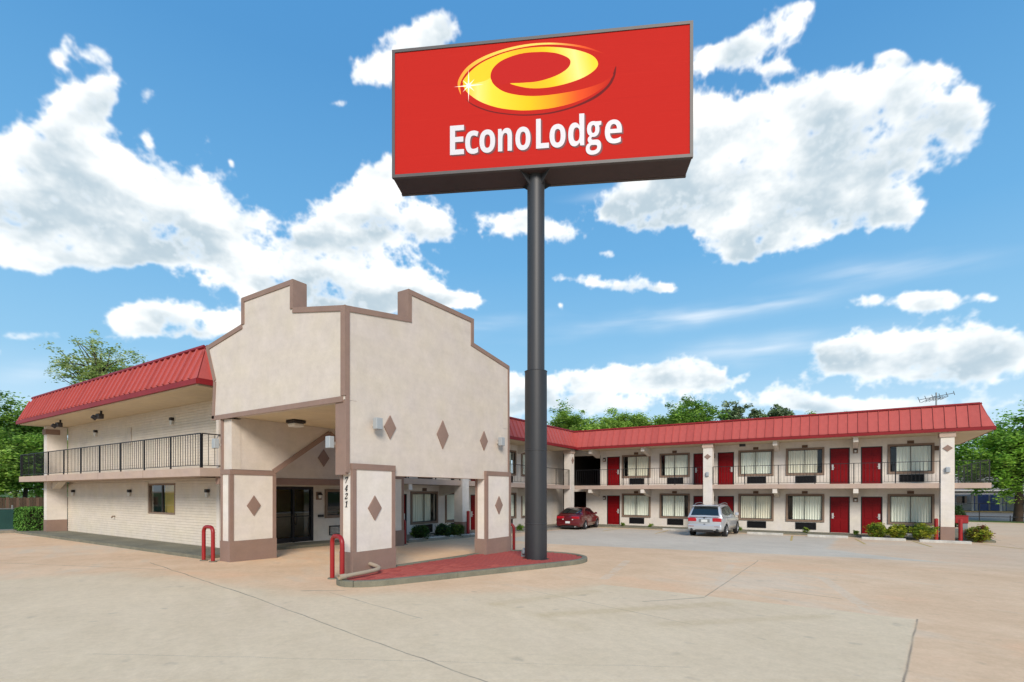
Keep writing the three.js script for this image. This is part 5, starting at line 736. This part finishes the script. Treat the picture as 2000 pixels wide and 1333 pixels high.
// ---------------------------------------------------------------- fences, neighbour, roof aerial
{
  const y = 0.5, F = thing('screen_fence', 'low metal fence with dark green screen cloth at the left edge', 'fence', -36.6, y, -5.5);
  for (let k = 0; k < 7; k++) part(F, 'post', cyl(0.035, 0.035, k % 2 ? 1.75 : 1.3, 10, 0, k % 2 ? 0.87 : 0.65, 6 - k * 2.2), M.galv);
  part(F, 'top_rail', bar(V(0, 1.12, 6.2), V(0, 1.12, -7.4), 0.045, 0.045), M.galv);
  const g = new THREE.PlaneGeometry(13.6, 1.05, 120, 6).rotateY(Math.PI / 2).translate(0.05, 0.56, -0.6), p = g.attributes.position; for (let i = 0; i < p.count; i++) p.setX(i, p.getX(i) + 0.03 * fbm3(p.getZ(i) * 1.4, p.getY(i) * 1.1, 3, 3)); g.computeVertexNormals(); part(F, 'screen_cloth', metric(g), M.mesh);
  const k = structure('kerb', drape(boxB(-35.4, -34.25, -0.05, 0.14, -10.5, 4)), M.concrete); k.userData.label = 'pale concrete kerb in front of the green fence';
  const B = thing('board_fence', 'dark brown board fence below the trees behind the green screen', 'fence', -41.5, 0.45, -9); for (let i = 0; i < 90; i++) part(B, 'board', box(0.03, 1.7 + 0.04 * Math.sin(i * 3.7), 0.135, 0.01 * Math.sin(i * 2.1), 0.85, 7 - i * 0.15), i % 3 ? M.mulch : M.plaque); part(B, 'rail', box(0.06, 0.09, 13.6, -0.06, 1.6, 0.3), M.oak);
}
{
  const F = thing('pipe_fence', 'thin dark pipe fence beyond the lot at the right edge', 'fence', 5.5, 0, -57.6); for (let k = 0; k < 10; k++) part(F, 'post', cyl(0.035, 0.035, k % 2 ? 0.55 : 1.5, 8, k * 1.9, k % 2 ? 0.27 : 0.75, 0), M.black); part(F, 'rail', box(17.2, 0.035, 0.035, 8.55, 1.5, 0), M.black); part(F, 'rail', box(17.2, 0.06, 0.06, 8.55, 0.42, 0.001), M.black);
  const v = structure('verge', boxB(4, 30, -0.05, 0.06, -58.1, -56.6), M.grass); v.userData.label = 'strip of grass under the pipe fence';
  const N = thing('porch_building', 'white neighbouring building with porch posts and blue doors seen below the balcony end', 'building', 4, 0, -86);
  part(N, 'wall', boxB(0, 22, 0, 2.7, -4, -2.2), M.white); part(N, 'porch_floor', boxB(0, 22, -0.02, 0.12, -2.18, 1.2), M.concrete); part(N, 'porch_edge', boxB(0, 22, 0.0, 0.1, 1.21, 1.3), M.lineYellow); part(N, 'beam', boxB(-0.3, 22.3, 2.3, 2.58, 0.7, 1.0), M.white);
  const rf = part(N, 'roof', plate([[-6, 2.7], [1.6, 2.7], [-2, 4.4]], 23), M.shingle, -0.5, 0, 0); rf.rotation.y = Math.PI / 2; 
  for (let k = 0; k < 8; k++) for (const dz of [0, -1.2]) part(N, 'porch_post', boxB(1.2 + k * 2.6 + (dz ? 0.55 : 0), 1.42 + k * 2.6 + (dz ? 0.55 : 0), 0.12, 2.3, 0.74 + dz, 0.96 + dz), M.white);
  for (const x of [6.1, 9.6, 11.3, 15.5]) { const d = part(N, 'door', boxB(x, x + 1.5, 0.12, 2.1, -2.19, -2.14), M.blueDoor); part(d, 'handle', box(0.05, 0.12, 0.06, x + 1.38, 1.1, -2.11), M.steel); }
  for (const x of [4.2, 7.9, 13.4]) { const w = part(N, 'window', boxB(x, x + 1.2, 0.95, 2.0, -2.19, -2.14), M.white); part(w, 'pane', boxB(x + 0.08, x + 1.12, 1.03, 1.92, -2.138, -2.12), M.carGlass); }
}
{
  const A = thing('roof_aerial', 'old television aerial standing on the far roof near its end', 'aerial', 4.1, 6.6, -36.4); part(A, 'mast', cyl(0.035, 0.035, 1.35, 10, 0, 0.67, 0), M.galv);
  for (const [a, l] of [[0.25, 1.5], [-0.9, 1.3]]) { const d = V(Math.cos(a), 0.12, Math.sin(a)), c = V(0, 1.1 + 0.1 * a, 0), b = part(A, 'boom', bar(c.clone().addScaledVector(d, -l / 2), c.clone().addScaledVector(d, l / 2), 0.03, 0.03), M.galv); for (let k = 0; k < 6; k++) { const p = c.clone().addScaledVector(d, -l / 2 + l * k / 5), n = V(-d.z, 0.35, d.x).multiplyScalar(0.34 - 0.025 * k); part(b, 'element', bar(p.clone().sub(n), p.clone().add(n), 0.022, 0.022, V(0.3, 1, 0.2)), M.galv); } }
}
renderer.render(scene, camera);
